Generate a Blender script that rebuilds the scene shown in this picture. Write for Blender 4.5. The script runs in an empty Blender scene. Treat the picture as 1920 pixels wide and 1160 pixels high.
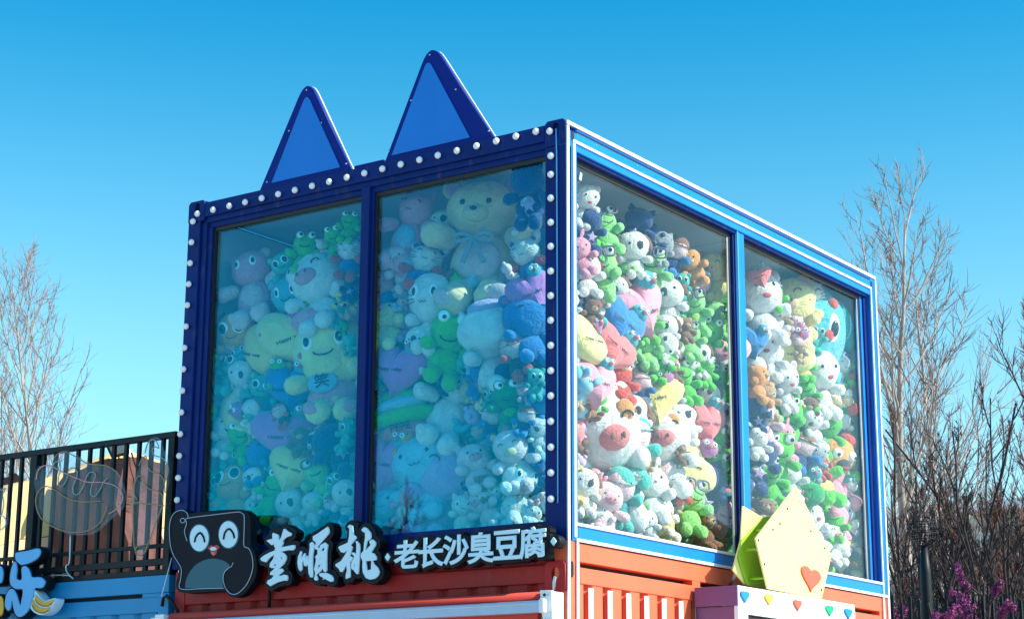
import bpy, bmesh, math, random
from mathutils import Vector, Matrix, Euler, noise
R = math.radians
random.seed(7)
sc = bpy.context.scene
col = sc.collection

# ------------------------------------------------------------------ camera, light, exposure
FPX = 3469.2
cam_pos = Vector((5.9804, -9.1069, -1.2881))
yaw, pitch, roll = -.6113, .2411, .0048
fwd = Vector((math.sin(yaw)*math.cos(pitch), math.cos(yaw)*math.cos(pitch), math.sin(pitch)))
right = Vector((math.cos(yaw), -math.sin(yaw), 0))
up = right.cross(fwd)
r2 = math.cos(roll)*right + math.sin(roll)*up
u2 = -math.sin(roll)*right + math.cos(roll)*up
cd = bpy.data.cameras.new('camera')
cam = bpy.data.objects.new('camera', cd); col.objects.link(cam)
M = Matrix((r2, u2, -fwd)).transposed().to_4x4(); M.translation = cam_pos
cam.matrix_world = M
cd.sensor_width = 36; cd.lens = FPX/1920*36; cd.clip_end = 2000; cd.clip_start = .1
sc.camera = cam

SUN_AZ, SUN_EL = 72, 36          # azimuth from +Y towards +X
w = bpy.data.worlds.new('World'); sc.world = w; w.use_nodes = True
nt = w.node_tree; nt.nodes.clear()
N = nt.nodes.new; L = nt.links.new
out = N('ShaderNodeOutputWorld'); bg = N('ShaderNodeBackground'); sky = N('ShaderNodeTexSky')
sky.sky_type = 'NISHITA'; sky.sun_disc = False
sky.sun_elevation = R(SUN_EL); sky.sun_rotation = R(SUN_AZ); sky.altitude = 100; sky.air_density = 1.0; sky.dust_density = .6; sky.ozone_density = 2.0
geo = N('ShaderNodeTexCoord'); sep = N('ShaderNodeSeparateXYZ'); ramp = N('ShaderNodeValToRGB'); mul = N('ShaderNodeMix')
L(geo.outputs['Generated'], sep.inputs[0]); L(sep.outputs['Z'], ramp.inputs[0])
ramp.color_ramp.interpolation = 'B_SPLINE'
e = ramp.color_ramp.elements
e[0].position = 0.02; e[0].color = (.56, .70, .72, 1)
e[1].position = 1; e[1].color = (.50, .88, 1.15, 1)
m1 = e.new(.20); m1.color = (.62, .95, .84, 1)
m2 = e.new(.36); m2.color = (.0, .60, .70, 1); m3 = e.new(.50); m3.color = (.0, .54, .78, 1)
mul.data_type = 'RGBA'; mul.blend_type = 'MULTIPLY'; mul.inputs[0].default_value = 1
L(sky.outputs[0], mul.inputs[6]); L(ramp.outputs[0], mul.inputs[7])
L(mul.outputs[2], bg.inputs[0]); bg.inputs[1].default_value = .15
L(bg.outputs[0], out.inputs[0])
sd = bpy.data.lights.new('sun', 'SUN'); sd.energy = 3.9; sd.angle = R(.5); sd.color = (1, .92, .80)
sun = bpy.data.objects.new('sun', sd); col.objects.link(sun)
sv = Vector((math.sin(R(SUN_AZ))*math.cos(R(SUN_EL)), math.cos(R(SUN_AZ))*math.cos(R(SUN_EL)), math.sin(R(SUN_EL))))
sun.rotation_euler = sv.to_track_quat('Z', 'Y').to_euler()
sc.view_settings.view_transform = 'Standard'; sc.view_settings.look = 'None'
sc.view_settings.gamma = 1; sc.view_settings.use_curve_mapping = False
sc.view_settings.exposure = 1.0
sc.render.engine = 'CYCLES'
sc.cycles.max_bounces = 8; sc.cycles.transparent_max_bounces = 12; sc.cycles.use_denoising = True

# ------------------------------------------------------------------ helpers
def at(px, py, ax, c):
    """point of the real plane (axis ax = c) that is seen at a pixel of the photograph"""
    d = fwd + r2*((px-960)/FPX) - u2*((py-580)/FPX)
    return cam_pos + d*((c-cam_pos[ax])/d[ax])
def tag(o, label=None, cat=None, group=None, kind=None):
    if label: o['label'] = label
    if cat: o['category'] = cat
    if group: o['group'] = group
    if kind: o['kind'] = kind
    return o
def empty(name, loc=(0,0,0), label=None, cat=None, group=None):
    o = bpy.data.objects.new(name, None); col.objects.link(o); o.location = loc
    o.empty_display_size = .1
    return tag(o, label, cat, group)
def link(name, me, mat=None, parent=None, smooth=False):
    o = bpy.data.objects.new(name, me); col.objects.link(o)
    if mat and not me.materials: me.materials.append(mat)
    if smooth: me.shade_smooth()
    if parent:
        o.parent = parent; o.matrix_parent_inverse = Matrix.Translation(-parent.location) if parent.type == 'EMPTY' else Matrix()
    return o
def box_bm(bm, x0, x1, y0, y1, z0, z1, mi=0):
    v = [bm.verts.new(p) for p in ((x0,y0,z0),(x1,y0,z0),(x1,y1,z0),(x0,y1,z0),(x0,y0,z1),(x1,y0,z1),(x1,y1,z1),(x0,y1,z1))]
    for f in ((0,3,2,1),(4,5,6,7),(0,1,5,4),(1,2,6,5),(2,3,7,6),(3,0,4,7)):
        bm.faces.new([v[i] for i in f]).material_index = mi
def fin(name, bm, mat, parent=None, bevel=0, smooth=False):
    if bevel: bmesh.ops.bevel(bm, geom=list(bm.edges), offset=bevel, segments=2, affect='EDGES', profile=.5)
    bmesh.ops.recalc_face_normals(bm, faces=bm.faces)
    me = bpy.data.meshes.new(name); bm.to_mesh(me); bm.free()
    return link(name, me, mat, parent, smooth)
def box(name, x0, x1, y0, y1, z0, z1, mat, parent=None, bevel=.004):
    bm = bmesh.new(); box_bm(bm, x0, x1, y0, y1, z0, z1)
    return fin(name, bm, mat, parent, bevel)
def tube_bm(bm, pts, rads, seg=6, cap=True):
    rings = []
    n = len(pts); pts = [Vector(p) for p in pts]
    if not hasattr(rads, '__len__'): rads = [rads]*n
    ref = None
    for i, p in enumerate(pts):
        d = (pts[min(i+1, n-1)] - pts[max(i-1, 0)]).normalized()
        if ref is None: ref = d.orthogonal().normalized()
        a = (ref - d*ref.dot(d))
        a = a.normalized() if a.length > 1e-6 else d.orthogonal().normalized()
        ref = a; b = d.cross(a)
        rings.append([bm.verts.new(p + (a*math.cos(t)+b*math.sin(t))*rads[i]) for t in [2*math.pi*k/seg for k in range(seg)]])
    for r0, r1 in zip(rings, rings[1:]):
        for k in range(seg): bm.faces.new((r0[k], r0[(k+1)%seg], r1[(k+1)%seg], r1[k]))
    if cap:
        bm.faces.new(rings[0][::-1]); bm.faces.new(rings[-1])
def tube(name, pts, rad, mat, parent=None, seg=8):
    bm = bmesh.new(); tube_bm(bm, pts, rad, seg)
    return fin(name, bm, mat, parent, 0, True)
def smooth_pts(pts, n=6, closed=False):
    P = [Vector(p) for p in pts]; o = []
    m = len(P); rng = range(m if closed else m-1)
    for i in rng:
        if closed: a, b, c, d = P[(i-1)%m], P[i], P[(i+1)%m], P[(i+2)%m]
        else: a, b, c, d = P[max(i-1,0)], P[i], P[i+1], P[min(i+2,m-1)]
        for k in range(n):
            t = k/n
            o.append(.5*((2*b)+(c-a)*t+(2*a-5*b+4*c-d)*t*t+(3*b-a-3*c+d)*t**3))
    if not closed: o.append(P[-1])
    return o
def flat(name, polys, ax, c, thick, mat, parent=None, expand=0, bev=0):
    """a real plate of thickness 'thick', its outline lying in the plane axis ax = c (c is the outer face)"""
    cu = bpy.data.curves.new(name, 'CURVE'); cu.dimensions = '2D'; cu.fill_mode = 'BOTH'
    for poly in polys:
        s = cu.splines.new('POLY'); s.points.add(len(poly)-1)
        for i, p in enumerate(poly): s.points[i].co = (p[0], p[1], 0, 1)
        s.use_cyclic_u = True
    if expand:
        cu.bevel_depth = min(expand, thick/2); cu.offset = expand - cu.bevel_depth; cu.bevel_resolution = 3; cu.extrude = max(0, thick/2-cu.bevel_depth)
    else:
        b = min(bev, thick/3); cu.bevel_depth = b; cu.offset = -b; cu.extrude = thick/2 - b; cu.bevel_resolution = 1
    return curve_to_plate(name, cu, ax, c, thick, mat, parent)
def curve_to_plate(name, cu, ax, c, thick, mat, parent, aff=None):
    tmp = bpy.data.objects.new('tmp', cu)
    me = bpy.data.meshes.new_from_object(tmp); bpy.data.objects.remove(tmp)
    me.materials.clear(); me.name = name
    for v in me.vertices:
        x, y, z = v.co
        if aff: x, y = aff(x, y)
        v.co = (x, c+thick/2-z, y) if ax == 1 else (c-thick/2+z, x, y)
    me.update()
    return link(name, me, mat, parent)
def text_plate(name, body, ax, c, thick, mat, parent, x0, x1, z0, z1, offset=0, expand=0, shear=0, spacing=1.0):
    def mk(off, bev):
        cu = bpy.data.curves.new(name, 'FONT'); cu.body = body; cu.size = 1; cu.space_character = spacing
        cu.offset = off; cu.bevel_depth = bev; cu.bevel_resolution = 2; cu.extrude = .01; cu.shear = shear
        return cu
    tmp = bpy.data.objects.new('tmp', mk(0, 0)); m = bpy.data.meshes.new_from_object(tmp)
    xs = [v.co.x for v in m.vertices]; ys = [v.co.y for v in m.vertices]
    bpy.data.objects.remove(tmp); bpy.data.meshes.remove(m)
    ax0, ax1, ay0, ay1 = min(xs), max(xs), min(ys), max(ys)
    kx = (x1-x0)/(ax1-ax0); kz = (z1-z0)/(ay1-ay0)
    cu = mk(offset, expand)
    tmp = bpy.data.objects.new('tmp', cu); me = bpy.data.meshes.new_from_object(tmp); bpy.data.objects.remove(tmp)
    me.materials.clear(); me.name = name
    zs = [v.co.z for v in me.vertices]; z_lo, z_hi = min(zs), max(zs)
    for v in me.vertices:
        x, y, z = v.co
        x = x0+(x-ax0)*kx; y = z0+(y-ay0)*kz; d = (z-z_lo)/(z_hi-z_lo)*thick
        v.co = (x, c+thick-d, y) if ax == 1 else (c-thick+d, x, y)
    me.update()
    return link(name, me, mat, parent)

def halo(name, src, r, ax, c, thick, mat, parent):
    """backing board: the source outline grown by r, made of overlapping rounded pieces that step back a hair each"""
    tmp = bmesh.new(); tmp.from_mesh(src.data)
    ys = [v.co[ax] for v in tmp.verts]; y0 = min(ys)
    fr = [f for f in tmp.faces if all(abs(v.co[ax]-y0) < .004 for v in f.verts)]
    fs = set(fr); edges = {e for f in fr for e in f.edges if sum(1 for g in e.link_faces if g in fs) == 1}
    bm = bmesh.new(); i = 0
    def prism(pts, yy):
        a = [bm.verts.new((p[0], yy, p[1])) for p in pts]; b = [bm.verts.new((p[0], c+thick, p[1])) for p in pts]; n = len(a)
        bm.faces.new(a); bm.faces.new(b[::-1])
        for k in range(n): bm.faces.new((a[k], a[(k+1) % n], b[(k+1) % n], b[k]))
    for e_ in edges:
        p, q = e_.verts[0].co, e_.verts[1].co; p = Vector((p.x, p.z)); q = Vector((q.x, q.z))
        if (q-p).length < 1e-4: continue
        d = (q-p).normalized(); a0 = math.atan2(d.y, d.x); pts = []
        for k in range(7): t = a0-math.pi/2+math.pi*k/6; pts.append((q.x+r*math.cos(t), q.y+r*math.sin(t)))
        for k in range(7): t = a0+math.pi/2+math.pi*k/6; pts.append((p.x+r*math.cos(t), p.y+r*math.sin(t)))
        prism(pts, c+i*2e-5); i += 1
    for f in fr: prism([(v.co.x, v.co.z) for v in f.verts], c+.004+i*1e-5); i += 1
    tmp.free()
    return fin(name, bm, mat, parent)
# ------------------------------------------------------------------ materials
def mat(name, colr, rough=.5, metal=0, bump=0, bscale=40, var=0, vscale=3, spec=.5, dirt=0, coat=0, noise_detail=4, chips=0):
    m = bpy.data.materials.new(name); m.use_nodes = True
    t = m.node_tree; p = t.nodes['Principled BSDF']
    p.inputs['Base Color'].default_value = (*colr, 1); p.inputs['Roughness'].default_value = rough
    p.inputs['Metallic'].default_value = metal; p.inputs['Specular IOR Level'].default_value = spec
    p.inputs['Coat Weight'].default_value = coat
    tc = t.nodes.new('ShaderNodeTexCoord')
    if var or dirt:
        n = t.nodes.new('ShaderNodeTexNoise'); n.inputs['Scale'].default_value = vscale; n.inputs['Detail'].default_value = 6
        t.links.new(tc.outputs['Object'], n.inputs['Vector'])
        r = t.nodes.new('ShaderNodeValToRGB'); t.links.new(n.outputs[0], r.inputs[0])
        r.color_ramp.elements[0].position = .3; r.color_ramp.elements[1].position = .7
        k = 1-var
        r.color_ramp.elements[0].color = (colr[0]*k, colr[1]*k, colr[2]*k, 1)
        r.color_ramp.elements[1].color = tuple(min(1, c*(1+var)) for c in colr)+(1,)
        src = r.outputs[0]
        if dirt:
            n2 = t.nodes.new('ShaderNodeTexNoise'); n2.inputs['Scale'].default_value = 9; n2.inputs['Detail'].default_value = 9; n2.inputs['Roughness'].default_value = .7
            mp = t.nodes.new('ShaderNodeMapping'); mp.inputs['Scale'].default_value = (1.5, 1.5, .35)
            t.links.new(tc.outputs['Object'], mp.inputs[0]); t.links.new(mp.outputs[0], n2.inputs['Vector'])
            r2_ = t.nodes.new('ShaderNodeValToRGB'); t.links.new(n2.outputs[0], r2_.inputs[0])
            r2_.color_ramp.elements[0].position = .56; r2_.color_ramp.elements[1].position = .72
            r2_.color_ramp.elements[0].color = (0,0,0,1); r2_.color_ramp.elements[1].color = (dirt,)*3+(1,)
            mx = t.nodes.new('ShaderNodeMix'); mx.data_type = 'RGBA'
            t.links.new(r2_.outputs[0], mx.inputs[0]); t.links.new(src, mx.inputs[6])
            mx.inputs[7].default_value = (.16, .15, .13, 1)
            src = mx.outputs[2]
        if chips:
            n4 = t.nodes.new('ShaderNodeTexNoise'); n4.inputs['Scale'].default_value = 22; n4.inputs['Detail'].default_value = 8; n4.inputs['Roughness'].default_value = .75
            mp4 = t.nodes.new('ShaderNodeMapping'); mp4.inputs['Scale'].default_value = (1, 1, 1.6); mp4.inputs['Location'].default_value = (3, 7, 1)
            t.links.new(tc.outputs['Object'], mp4.inputs[0]); t.links.new(mp4.outputs[0], n4.inputs['Vector'])
            r4 = t.nodes.new('ShaderNodeValToRGB'); t.links.new(n4.outputs[0], r4.inputs[0])
            r4.color_ramp.elements[0].position = .705; r4.color_ramp.elements[1].position = .73
            r4.color_ramp.elements[0].color = (0,0,0,1); r4.color_ramp.elements[1].color = (.7,.7,.7,1)
            m4 = t.nodes.new('ShaderNodeMix'); m4.data_type = 'RGBA'; m4.inputs[7].default_value = (.5, .52, .55, 1)
            t.links.new(r4.outputs[0], m4.inputs[0]); t.links.new(src, m4.inputs[6]); src = m4.outputs[2]
        t.links.new(src, p.inputs['Base Color'])
        rr = t.nodes.new('ShaderNodeMapRange'); rr.inputs[3].default_value = rough*.8; rr.inputs[4].default_value = min(1, rough*1.25)
        t.links.new(n.outputs[0], rr.inputs[0]); t.links.new(rr.outputs[0], p.inputs['Roughness'])
    if bump:
        n = t.nodes.new('ShaderNodeTexNoise'); n.inputs['Scale'].default_value = bscale; n.inputs['Detail'].default_value = noise_detail
        t.links.new(tc.outputs['Object'], n.inputs['Vector'])
        b = t.nodes.new('ShaderNodeBump'); b.inputs['Strength'].default_value = bump; b.inputs['Distance'].default_value = .02
        t.links.new(n.outputs[0], b.inputs['Height']); t.links.new(b.outputs[0], p.inputs['Normal'])
    return m
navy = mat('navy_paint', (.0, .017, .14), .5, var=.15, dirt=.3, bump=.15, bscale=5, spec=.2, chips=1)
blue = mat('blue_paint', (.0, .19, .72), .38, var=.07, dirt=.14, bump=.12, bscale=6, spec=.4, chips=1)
azure = mat('azure_board', (.0, .18, .62), .45, var=.05)
earnavy = mat('navy_board', (.0, .014, .20), .5, spec=.2, var=.06)
white = mat('white_paint', (.82, .83, .84), .45, var=.04, dirt=.22)
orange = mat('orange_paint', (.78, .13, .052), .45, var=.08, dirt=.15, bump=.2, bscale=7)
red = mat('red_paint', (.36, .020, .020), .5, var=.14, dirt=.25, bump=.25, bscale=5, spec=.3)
darkred = mat('dark_red_glass', (.09, .012, .012), .3, var=.5, vscale=14)
black = mat('black_gap', (.004, .005, .007), .7)
gasket = mat('black_rubber', (.012, .012, .014), .5)
alu = mat('brushed_aluminium', (.55, .56, .58), .35, .85, var=.08)
signblack = mat('sign_black', (.003, .004, .008), .5, spec=.25, var=.15)
signface = mat('sign_face', (.006, .007, .014), .6, spec=.2, var=.1)
signwhite = mat('sign_white', (.58, .80, .90), .4, var=.03)
signline = mat('sign_line', (.33, .47, .56), .4)
signteal = mat('sign_teal', (.018, .10, .14), .5, var=.05)
lipred = mat('lip_red', (.45, .05, .06), .5); tongue = mat('tongue', (.65, .16, .10), .5)
skyboard = mat('sky_blue_board', (.10, .42, .80), .4, var=.08)
ygold = mat('banana_yellow', (.75, .42, .03), .5, var=.15, vscale=20); ybrown = mat('banana_edge', (.30, .12, .02), .5)
lblue = mat('container_blue', (.0, .24, .52), .42, var=.12, dirt=.2, bump=.2, bscale=5)
rail_m = mat('black_railing', (.006, .008, .010), .5, spec=.3, var=.2)
awred = mat('awning_red', (.62, .05, .03), .7, var=.06)
awsil = mat('awning_silver', (.42, .50, .66), .4, .3, var=.06, vscale=6)
kwhite = mat('kiosk_white', (.78, .84, .88), .4, var=.03)
kshade = mat('kiosk_white_shaded', (.17, .075, .20), .4, var=.04)  # shaded copy of the white booth paint, shade put into the colour
star_y = mat('star_yellow', (.86, .78, .26), .5, var=.04)
star_shade = mat('lime_shade', (.30, .52, .015), .5, var=.05)  # lime stands for the yellow where the front panel shades it
inner = mat('inner_panel', (.50, .60, .66), .6, var=.05)
ceilm = mat('inner_ceiling', (.62, .70, .74), .6, var=.05)
floorm = mat('container_floor', (.12, .10, .08), .8, var=.2)
sheet = {k: mat('heart_'+k, c, .45) for k, c in dict(blue=(.0, .22, .62), yellow=(.85, .55, .05), red=(.80, .10, .05), green=(.0, .55, .16)).items()}
eyewhite = mat('eye_white', (.80, .84, .84), .35); eyeblack = mat('eye_black', (.012, .012, .016), .15)
threadm = mat('thread_dark', (.03, .025, .035), .7); threadr = mat('thread_red', (.5, .03, .03), .7)
glassplum = mat('glasses_plum', (.14, .09, .17), .6)
bulbm = mat('bulb_white', (.90, .88, .88), .5, var=.05, vscale=60)
bark = mat('pale_bark', (.36, .31, .27), .9, var=.3, vscale=3)
twigm = mat('twig_bark', (.27, .20, .17), .9, var=.3, vscale=2)
darkbark = mat('dark_bark', (.035, .024, .022), .9, var=.35, vscale=3)
redtwig = mat('reddish_twig', (.17, .072, .048), .9, var=.3, vscale=2)
blossom = mat('pink_blossom', (.36, .07, .22), .8, var=.3, vscale=2)
peach = mat('peach_plaster', (.72, .45, .27), .85, var=.08, bump=.3, bscale=8)
yplaster = mat('yellow_plaster', (.80, .54, .22), .85, var=.08, bump=.3, bscale=8)
terra = mat('terracotta_rock', (.12, .045, .034), .9, var=.4, vscale=2.5, bump=.9, bscale=5, noise_detail=8)
beige = mat('beige_wall', (.52, .44, .36), .85, var=.1)
groundm = mat('paving', (.42, .40, .37), .9, var=.2)
darkglass = mat('dark_window', (.03, .04, .05), .1)

def glass_mat(name, tint, film, refl, base=.035, gcol=(.9, .97, 1)):
    m = bpy.data.materials.new(name); m.use_nodes = True; t = m.node_tree; t.nodes.clear()
    o = t.nodes.new('ShaderNodeOutputMaterial'); tr = t.nodes.new('ShaderNodeBsdfTransparent'); gl = t.nodes.new('ShaderNodeBsdfGlossy')
    df = t.nodes.new('ShaderNodeBsdfDiffuse'); mixd = t.nodes.new('ShaderNodeMixShader'); mix = t.nodes.new('ShaderNodeMixShader')
    fr = t.nodes.new('ShaderNodeLayerWeight'); fr.inputs[0].default_value = .5      # facing = 1 - cos, the same from both sides
    pw = t.nodes.new('ShaderNodeMath'); pw.operation = 'POWER'; pw.inputs[1].default_value = 4.0
    mr = t.nodes.new('ShaderNodeMath'); mr.operation = 'MULTIPLY_ADD'; mr.inputs[1].default_value = .9*refl; mr.inputs[2].default_value = base
    t.links.new(fr.outputs['Facing'], pw.inputs[0])
    n = t.nodes.new('ShaderNodeTexNoise'); n.inputs['Scale'].default_value = 1.6
    tc = t.nodes.new('ShaderNodeTexCoord'); b = t.nodes.new('ShaderNodeBump'); b.inputs['Strength'].default_value = .06
    t.links.new(tc.outputs['Object'], n.inputs['Vector']); t.links.new(n.outputs[0], b.inputs['Height'])
    t.links.new(b.outputs[0], gl.inputs['Normal'])
    tr.inputs[0].default_value = (*tint, 1); gl.inputs['Roughness'].default_value = .01; gl.inputs[0].default_value = (*gcol, 1)
    df.inputs[0].default_value = (.5, .62, .66, 1)
    mixd.inputs[0].default_value = film
    t.links.new(tr.outputs[0], mixd.inputs[1]); t.links.new(df.outputs[0], mixd.inputs[2])
    t.links.new(pw.outputs[0], mr.inputs[0]); t.links.new(mr.outputs[0], mix.inputs[0])
    t.links.new(mixd.outputs[0], mix.inputs[1]); t.links.new(gl.outputs[0], mix.inputs[2]); t.links.new(mix.outputs[0], o.inputs[0])
    return m
front_glass = glass_mat('teal_tinted_glass', (.75, .96, .985), .0, .8, .08, (.0, .70, 1))
side_glass = glass_mat('clear_glass', (.985, .998, .99), .0, .5, .018)
acrylic = glass_mat('pale_acrylic', (.88, .88, .94), .02, .4, .02)

def plush_mat(name, vertex=False):
    m = bpy.data.materials.new(name); m.use_nodes = True; t = m.node_tree; p = t.nodes['Principled BSDF']
    if vertex:
        src = t.nodes.new('ShaderNodeAttribute'); src.attribute_name = 'Col'; so = src.outputs['Color']
    else:
        src = t.nodes.new('ShaderNodeObjectInfo'); so = src.outputs['Color']
    tc = t.nodes.new('ShaderNodeTexCoord')
    n = t.nodes.new('ShaderNodeTexNoise'); n.inputs['Scale'].default_value = 2.2 if not vertex else 14; n.inputs['Detail'].default_value = 8; n.inputs['Roughness'].default_value = .65
    t.links.new(tc.outputs['Object'], n.inputs['Vector'])
    mr = t.nodes.new('ShaderNodeMapRange'); mr.inputs[3].default_value = .62; mr.inputs[4].default_value = 1.2
    t.links.new(n.outputs[0], mr.inputs[0])
    mx = t.nodes.new('ShaderNodeMix'); mx.data_type = 'RGBA'; mx.blend_type = 'MULTIPLY'; mx.inputs[0].default_value = 1
    t.links.new(so, mx.inputs[6]); t.links.new(mr.outputs[0], mx.inputs[7]); t.links.new(mx.outputs[2], p.inputs['Base Color'])
    p.inputs['Roughness'].default_value = .92; p.inputs['Specular IOR Level'].default_value = .2
    p.inputs['Sheen Weight'].default_value = .35; p.inputs['Sheen Roughness'].default_value = .5
    n2 = t.nodes.new('ShaderNodeTexNoise'); n2.inputs['Scale'].default_value = 26; n2.inputs['Detail'].default_value = 5; n2.inputs['Roughness'].default_value = .8
    t.links.new(tc.outputs['Object'], n2.inputs['Vector'])
    n3 = t.nodes.new('ShaderNodeTexNoise'); n3.inputs['Scale'].default_value = 2.6; n3.inputs['Detail'].default_value = 3; n3.inputs['Distortion'].default_value = 1.5
    t.links.new(tc.outputs['Object'], n3.inputs['Vector'])
    b1 = t.nodes.new('ShaderNodeBump'); b1.inputs['Strength'].default_value = .55; b1.inputs['Distance'].default_value = .05
    b2 = t.nodes.new('ShaderNodeBump'); b2.inputs['Strength'].default_value = .45; b2.inputs['Distance'].default_value = .012
    t.links.new(n3.outputs[0], b1.inputs['Height']); t.links.new(n2.outputs[0], b2.inputs['Height'])
    t.links.new(b1.outputs[0], b2.inputs['Normal']); t.links.new(b2.outputs[0], p.inputs['Normal'])
    return m
plush_m = plush_mat('plush_fabric'); plush_v = plush_mat('plush_fabric_heap', True)

# ------------------------------------------------------------------ ground
g = box('ground', -400, 400, -200, 600, -2.9, -2.75, groundm, None, 0); tag(g, kind='structure')

# ------------------------------------------------------------------ upper container with the display windows
D, W_, H_ = 4.60, 3.24, 2.60
tc_ = empty('display_container', (-1.6, 2.3, 0), 'blue glazed container with cat ears and bulbs, packed with toys', 'container')
def T(n, *a, **k): return box(n, *a, tc_, **k)
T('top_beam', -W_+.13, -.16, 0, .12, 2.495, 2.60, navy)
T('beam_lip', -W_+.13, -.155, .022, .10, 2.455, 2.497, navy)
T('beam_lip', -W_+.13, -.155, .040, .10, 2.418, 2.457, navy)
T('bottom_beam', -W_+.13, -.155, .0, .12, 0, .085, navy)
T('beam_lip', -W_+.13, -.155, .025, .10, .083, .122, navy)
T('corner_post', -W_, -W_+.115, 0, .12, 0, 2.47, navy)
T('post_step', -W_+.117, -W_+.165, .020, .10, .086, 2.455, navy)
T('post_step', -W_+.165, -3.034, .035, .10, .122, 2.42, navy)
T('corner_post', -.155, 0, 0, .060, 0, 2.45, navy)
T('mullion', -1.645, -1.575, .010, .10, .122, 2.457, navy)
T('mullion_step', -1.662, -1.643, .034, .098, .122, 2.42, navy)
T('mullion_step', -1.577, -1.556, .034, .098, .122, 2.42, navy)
# corner castings with their oval slots
def casting(x0, x1, z0, z1, hx, hz, m, nm='corner_casting', y=-.006, par=None, dep=.16, rw=.028, rh=.04):
    outer = smooth_pts([(x0,z0,0),(x0,z1-.02,0),(x0+.02,z1,0),(x1-.02,z1,0),(x1,z1-.02,0),(x1,z0,0)], 1, True)
    hole = [(hx+rw*math.cos(t)*1.0, hz+rh*math.sin(t)) for t in [2*math.pi*k/16 for k in range(16)]]
    o = flat(nm, [[(p[0], p[1]) for p in outer], hole], 1, y, .02, m, par or tc_, bev=.003)
    box('slot_cavity', hx-.05, hx+.05, y+.045, y+.06, hz-.06, hz+.06, black, o, 0)
    return o
casting(-.155, -.002, 2.452, 2.618, -.075, 2.56, navy)
casting(-W_, -W_+.155, 2.47, 2.622, -W_+.085, 2.565, navy)
T('casting_block', -.153, -.02, .02, .10, 2.452, 2.612, navy); T('casting_block', -W_+.002, -W_+.15, .02, .10, 2.472, 2.616, navy)
tube('cable_or_glint', [(-.066, -.012, 2.555), (-.064, -.008, 2.4), (-.062, -.006, 1.6), (-.060, -.006, .9), (-.060, -.006, .22)], .0045, skyboard, tc_)  # pale tube stands in for the highlight along the post edge
# black rubber seals and the two front panes
for a, b in ((-3.034, -1.662), (-1.556, -.155)):
    T('window_seal', a, b, .055, .075, 2.39, 2.418, gasket, bevel=0); T('window_seal', a, a+.016, .055, .075, .122, 2.39, gasket, bevel=0)
    T('window_seal', b-.012, b, .055, .075, .122, 2.39, gasket, bevel=0)
    T('window_pane', a+.002, b-.002, .078, .084, .122, 2.416, front_glass, bevel=0)
# side: frame members
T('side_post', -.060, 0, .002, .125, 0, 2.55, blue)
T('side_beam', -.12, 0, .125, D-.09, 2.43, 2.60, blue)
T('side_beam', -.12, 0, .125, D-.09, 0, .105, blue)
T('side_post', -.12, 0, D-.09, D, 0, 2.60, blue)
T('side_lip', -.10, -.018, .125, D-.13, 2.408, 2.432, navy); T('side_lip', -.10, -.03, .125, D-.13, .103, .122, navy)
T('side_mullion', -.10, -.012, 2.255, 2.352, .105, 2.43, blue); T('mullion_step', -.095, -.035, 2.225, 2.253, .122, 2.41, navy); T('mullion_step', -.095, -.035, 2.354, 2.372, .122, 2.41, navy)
T('mullion_highlight', -.03, -.006, 2.243, 2.253, .12, 2.43, skyboard)  # last strip is pale to draw the highlight on the mullion edge
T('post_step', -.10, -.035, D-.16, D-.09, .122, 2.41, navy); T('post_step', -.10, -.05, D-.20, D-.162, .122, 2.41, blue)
T('post_step', -.058, -.03, .125, .132, .122, 2.41, navy)
for a, b in ((.135, 2.225), (2.372, D-.20)):
    T('window_pane', -.076, -.070, a, b, .122, 2.408, side_glass, bevel=0)
    T('window_seal', -.069, -.055, a, b, 2.375, 2.408, gasket, bevel=0); T('window_seal', -.069, -.055, b-.03, b-.012, .122, 2.375, gasket, bevel=0)
    T('window_seal', -.068, -.056, b-.052, b-.034, .122, 2.375, alu, bevel=.002)
# white trim strips of the side
def strip(y0, y1, z0, z1, x=.0, t=.012): return box('white_trim', x, x+t, y0, y1, z0, z1, white, tc_, .002)
strip(.0, D, 2.580, 2.603); strip(.070, D-.09, 2.478, 2.496); strip(.095, D-.116, .092, .110); strip(.095, D-.002, -.002, .017)
strip(.0, .022, .0, 2.572); strip(.070, .094, .022, 2.474); strip(D-.110, D-.096, .022, 2.474); strip(D-.018, D, .020, 2.572)
box('trim_shadow_strip', .0, .004, .10, D-.10, 2.556, 2.566, black, tc_, 0)  # black strip drawn as the shadow under the top trim
for y in (.075, D-.07):
    flat('slot_cavity', [[(y-.016, 2.50), (y-.016, 2.55), (y+.016, 2.55), (y+.016, 2.50), (y+.010, 2.488), (y-.010, 2.488)]], 0, .003, .003, black, tc_)
# roof, floor, back walls
T('roof', -W_+.002, -.122, .122, D-.002, 2.56, 2.598, inner)
for k in range(5):
    T('ceiling_panel', -W_+.13, -.13, .14+k*.88, .14+k*.88+.865, 2.535, 2.558, ceilm)
T('floor', -W_+.01, -.13, .13, D-.01, -.01, .06, floorm)
for k in range(5):
    T('wall_panel', -W_+.02, -W_+.05, .13+k*.885, .13+k*.885+.875, .062, 2.53, inner)
for k in range(3):
    T('wall_panel', -W_+.06+k*1.03, -W_+.06+k*1.03+1.02, D-.07, D-.04, .062, 2.53, inner)
T('rear_cladding', -W_+.003, -.125, D-.035, D-.004, .0, 2.555, blue); T('left_cladding', -W_-.0, -W_+.018, .125, D-.04, 0, 2.555, navy)
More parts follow.
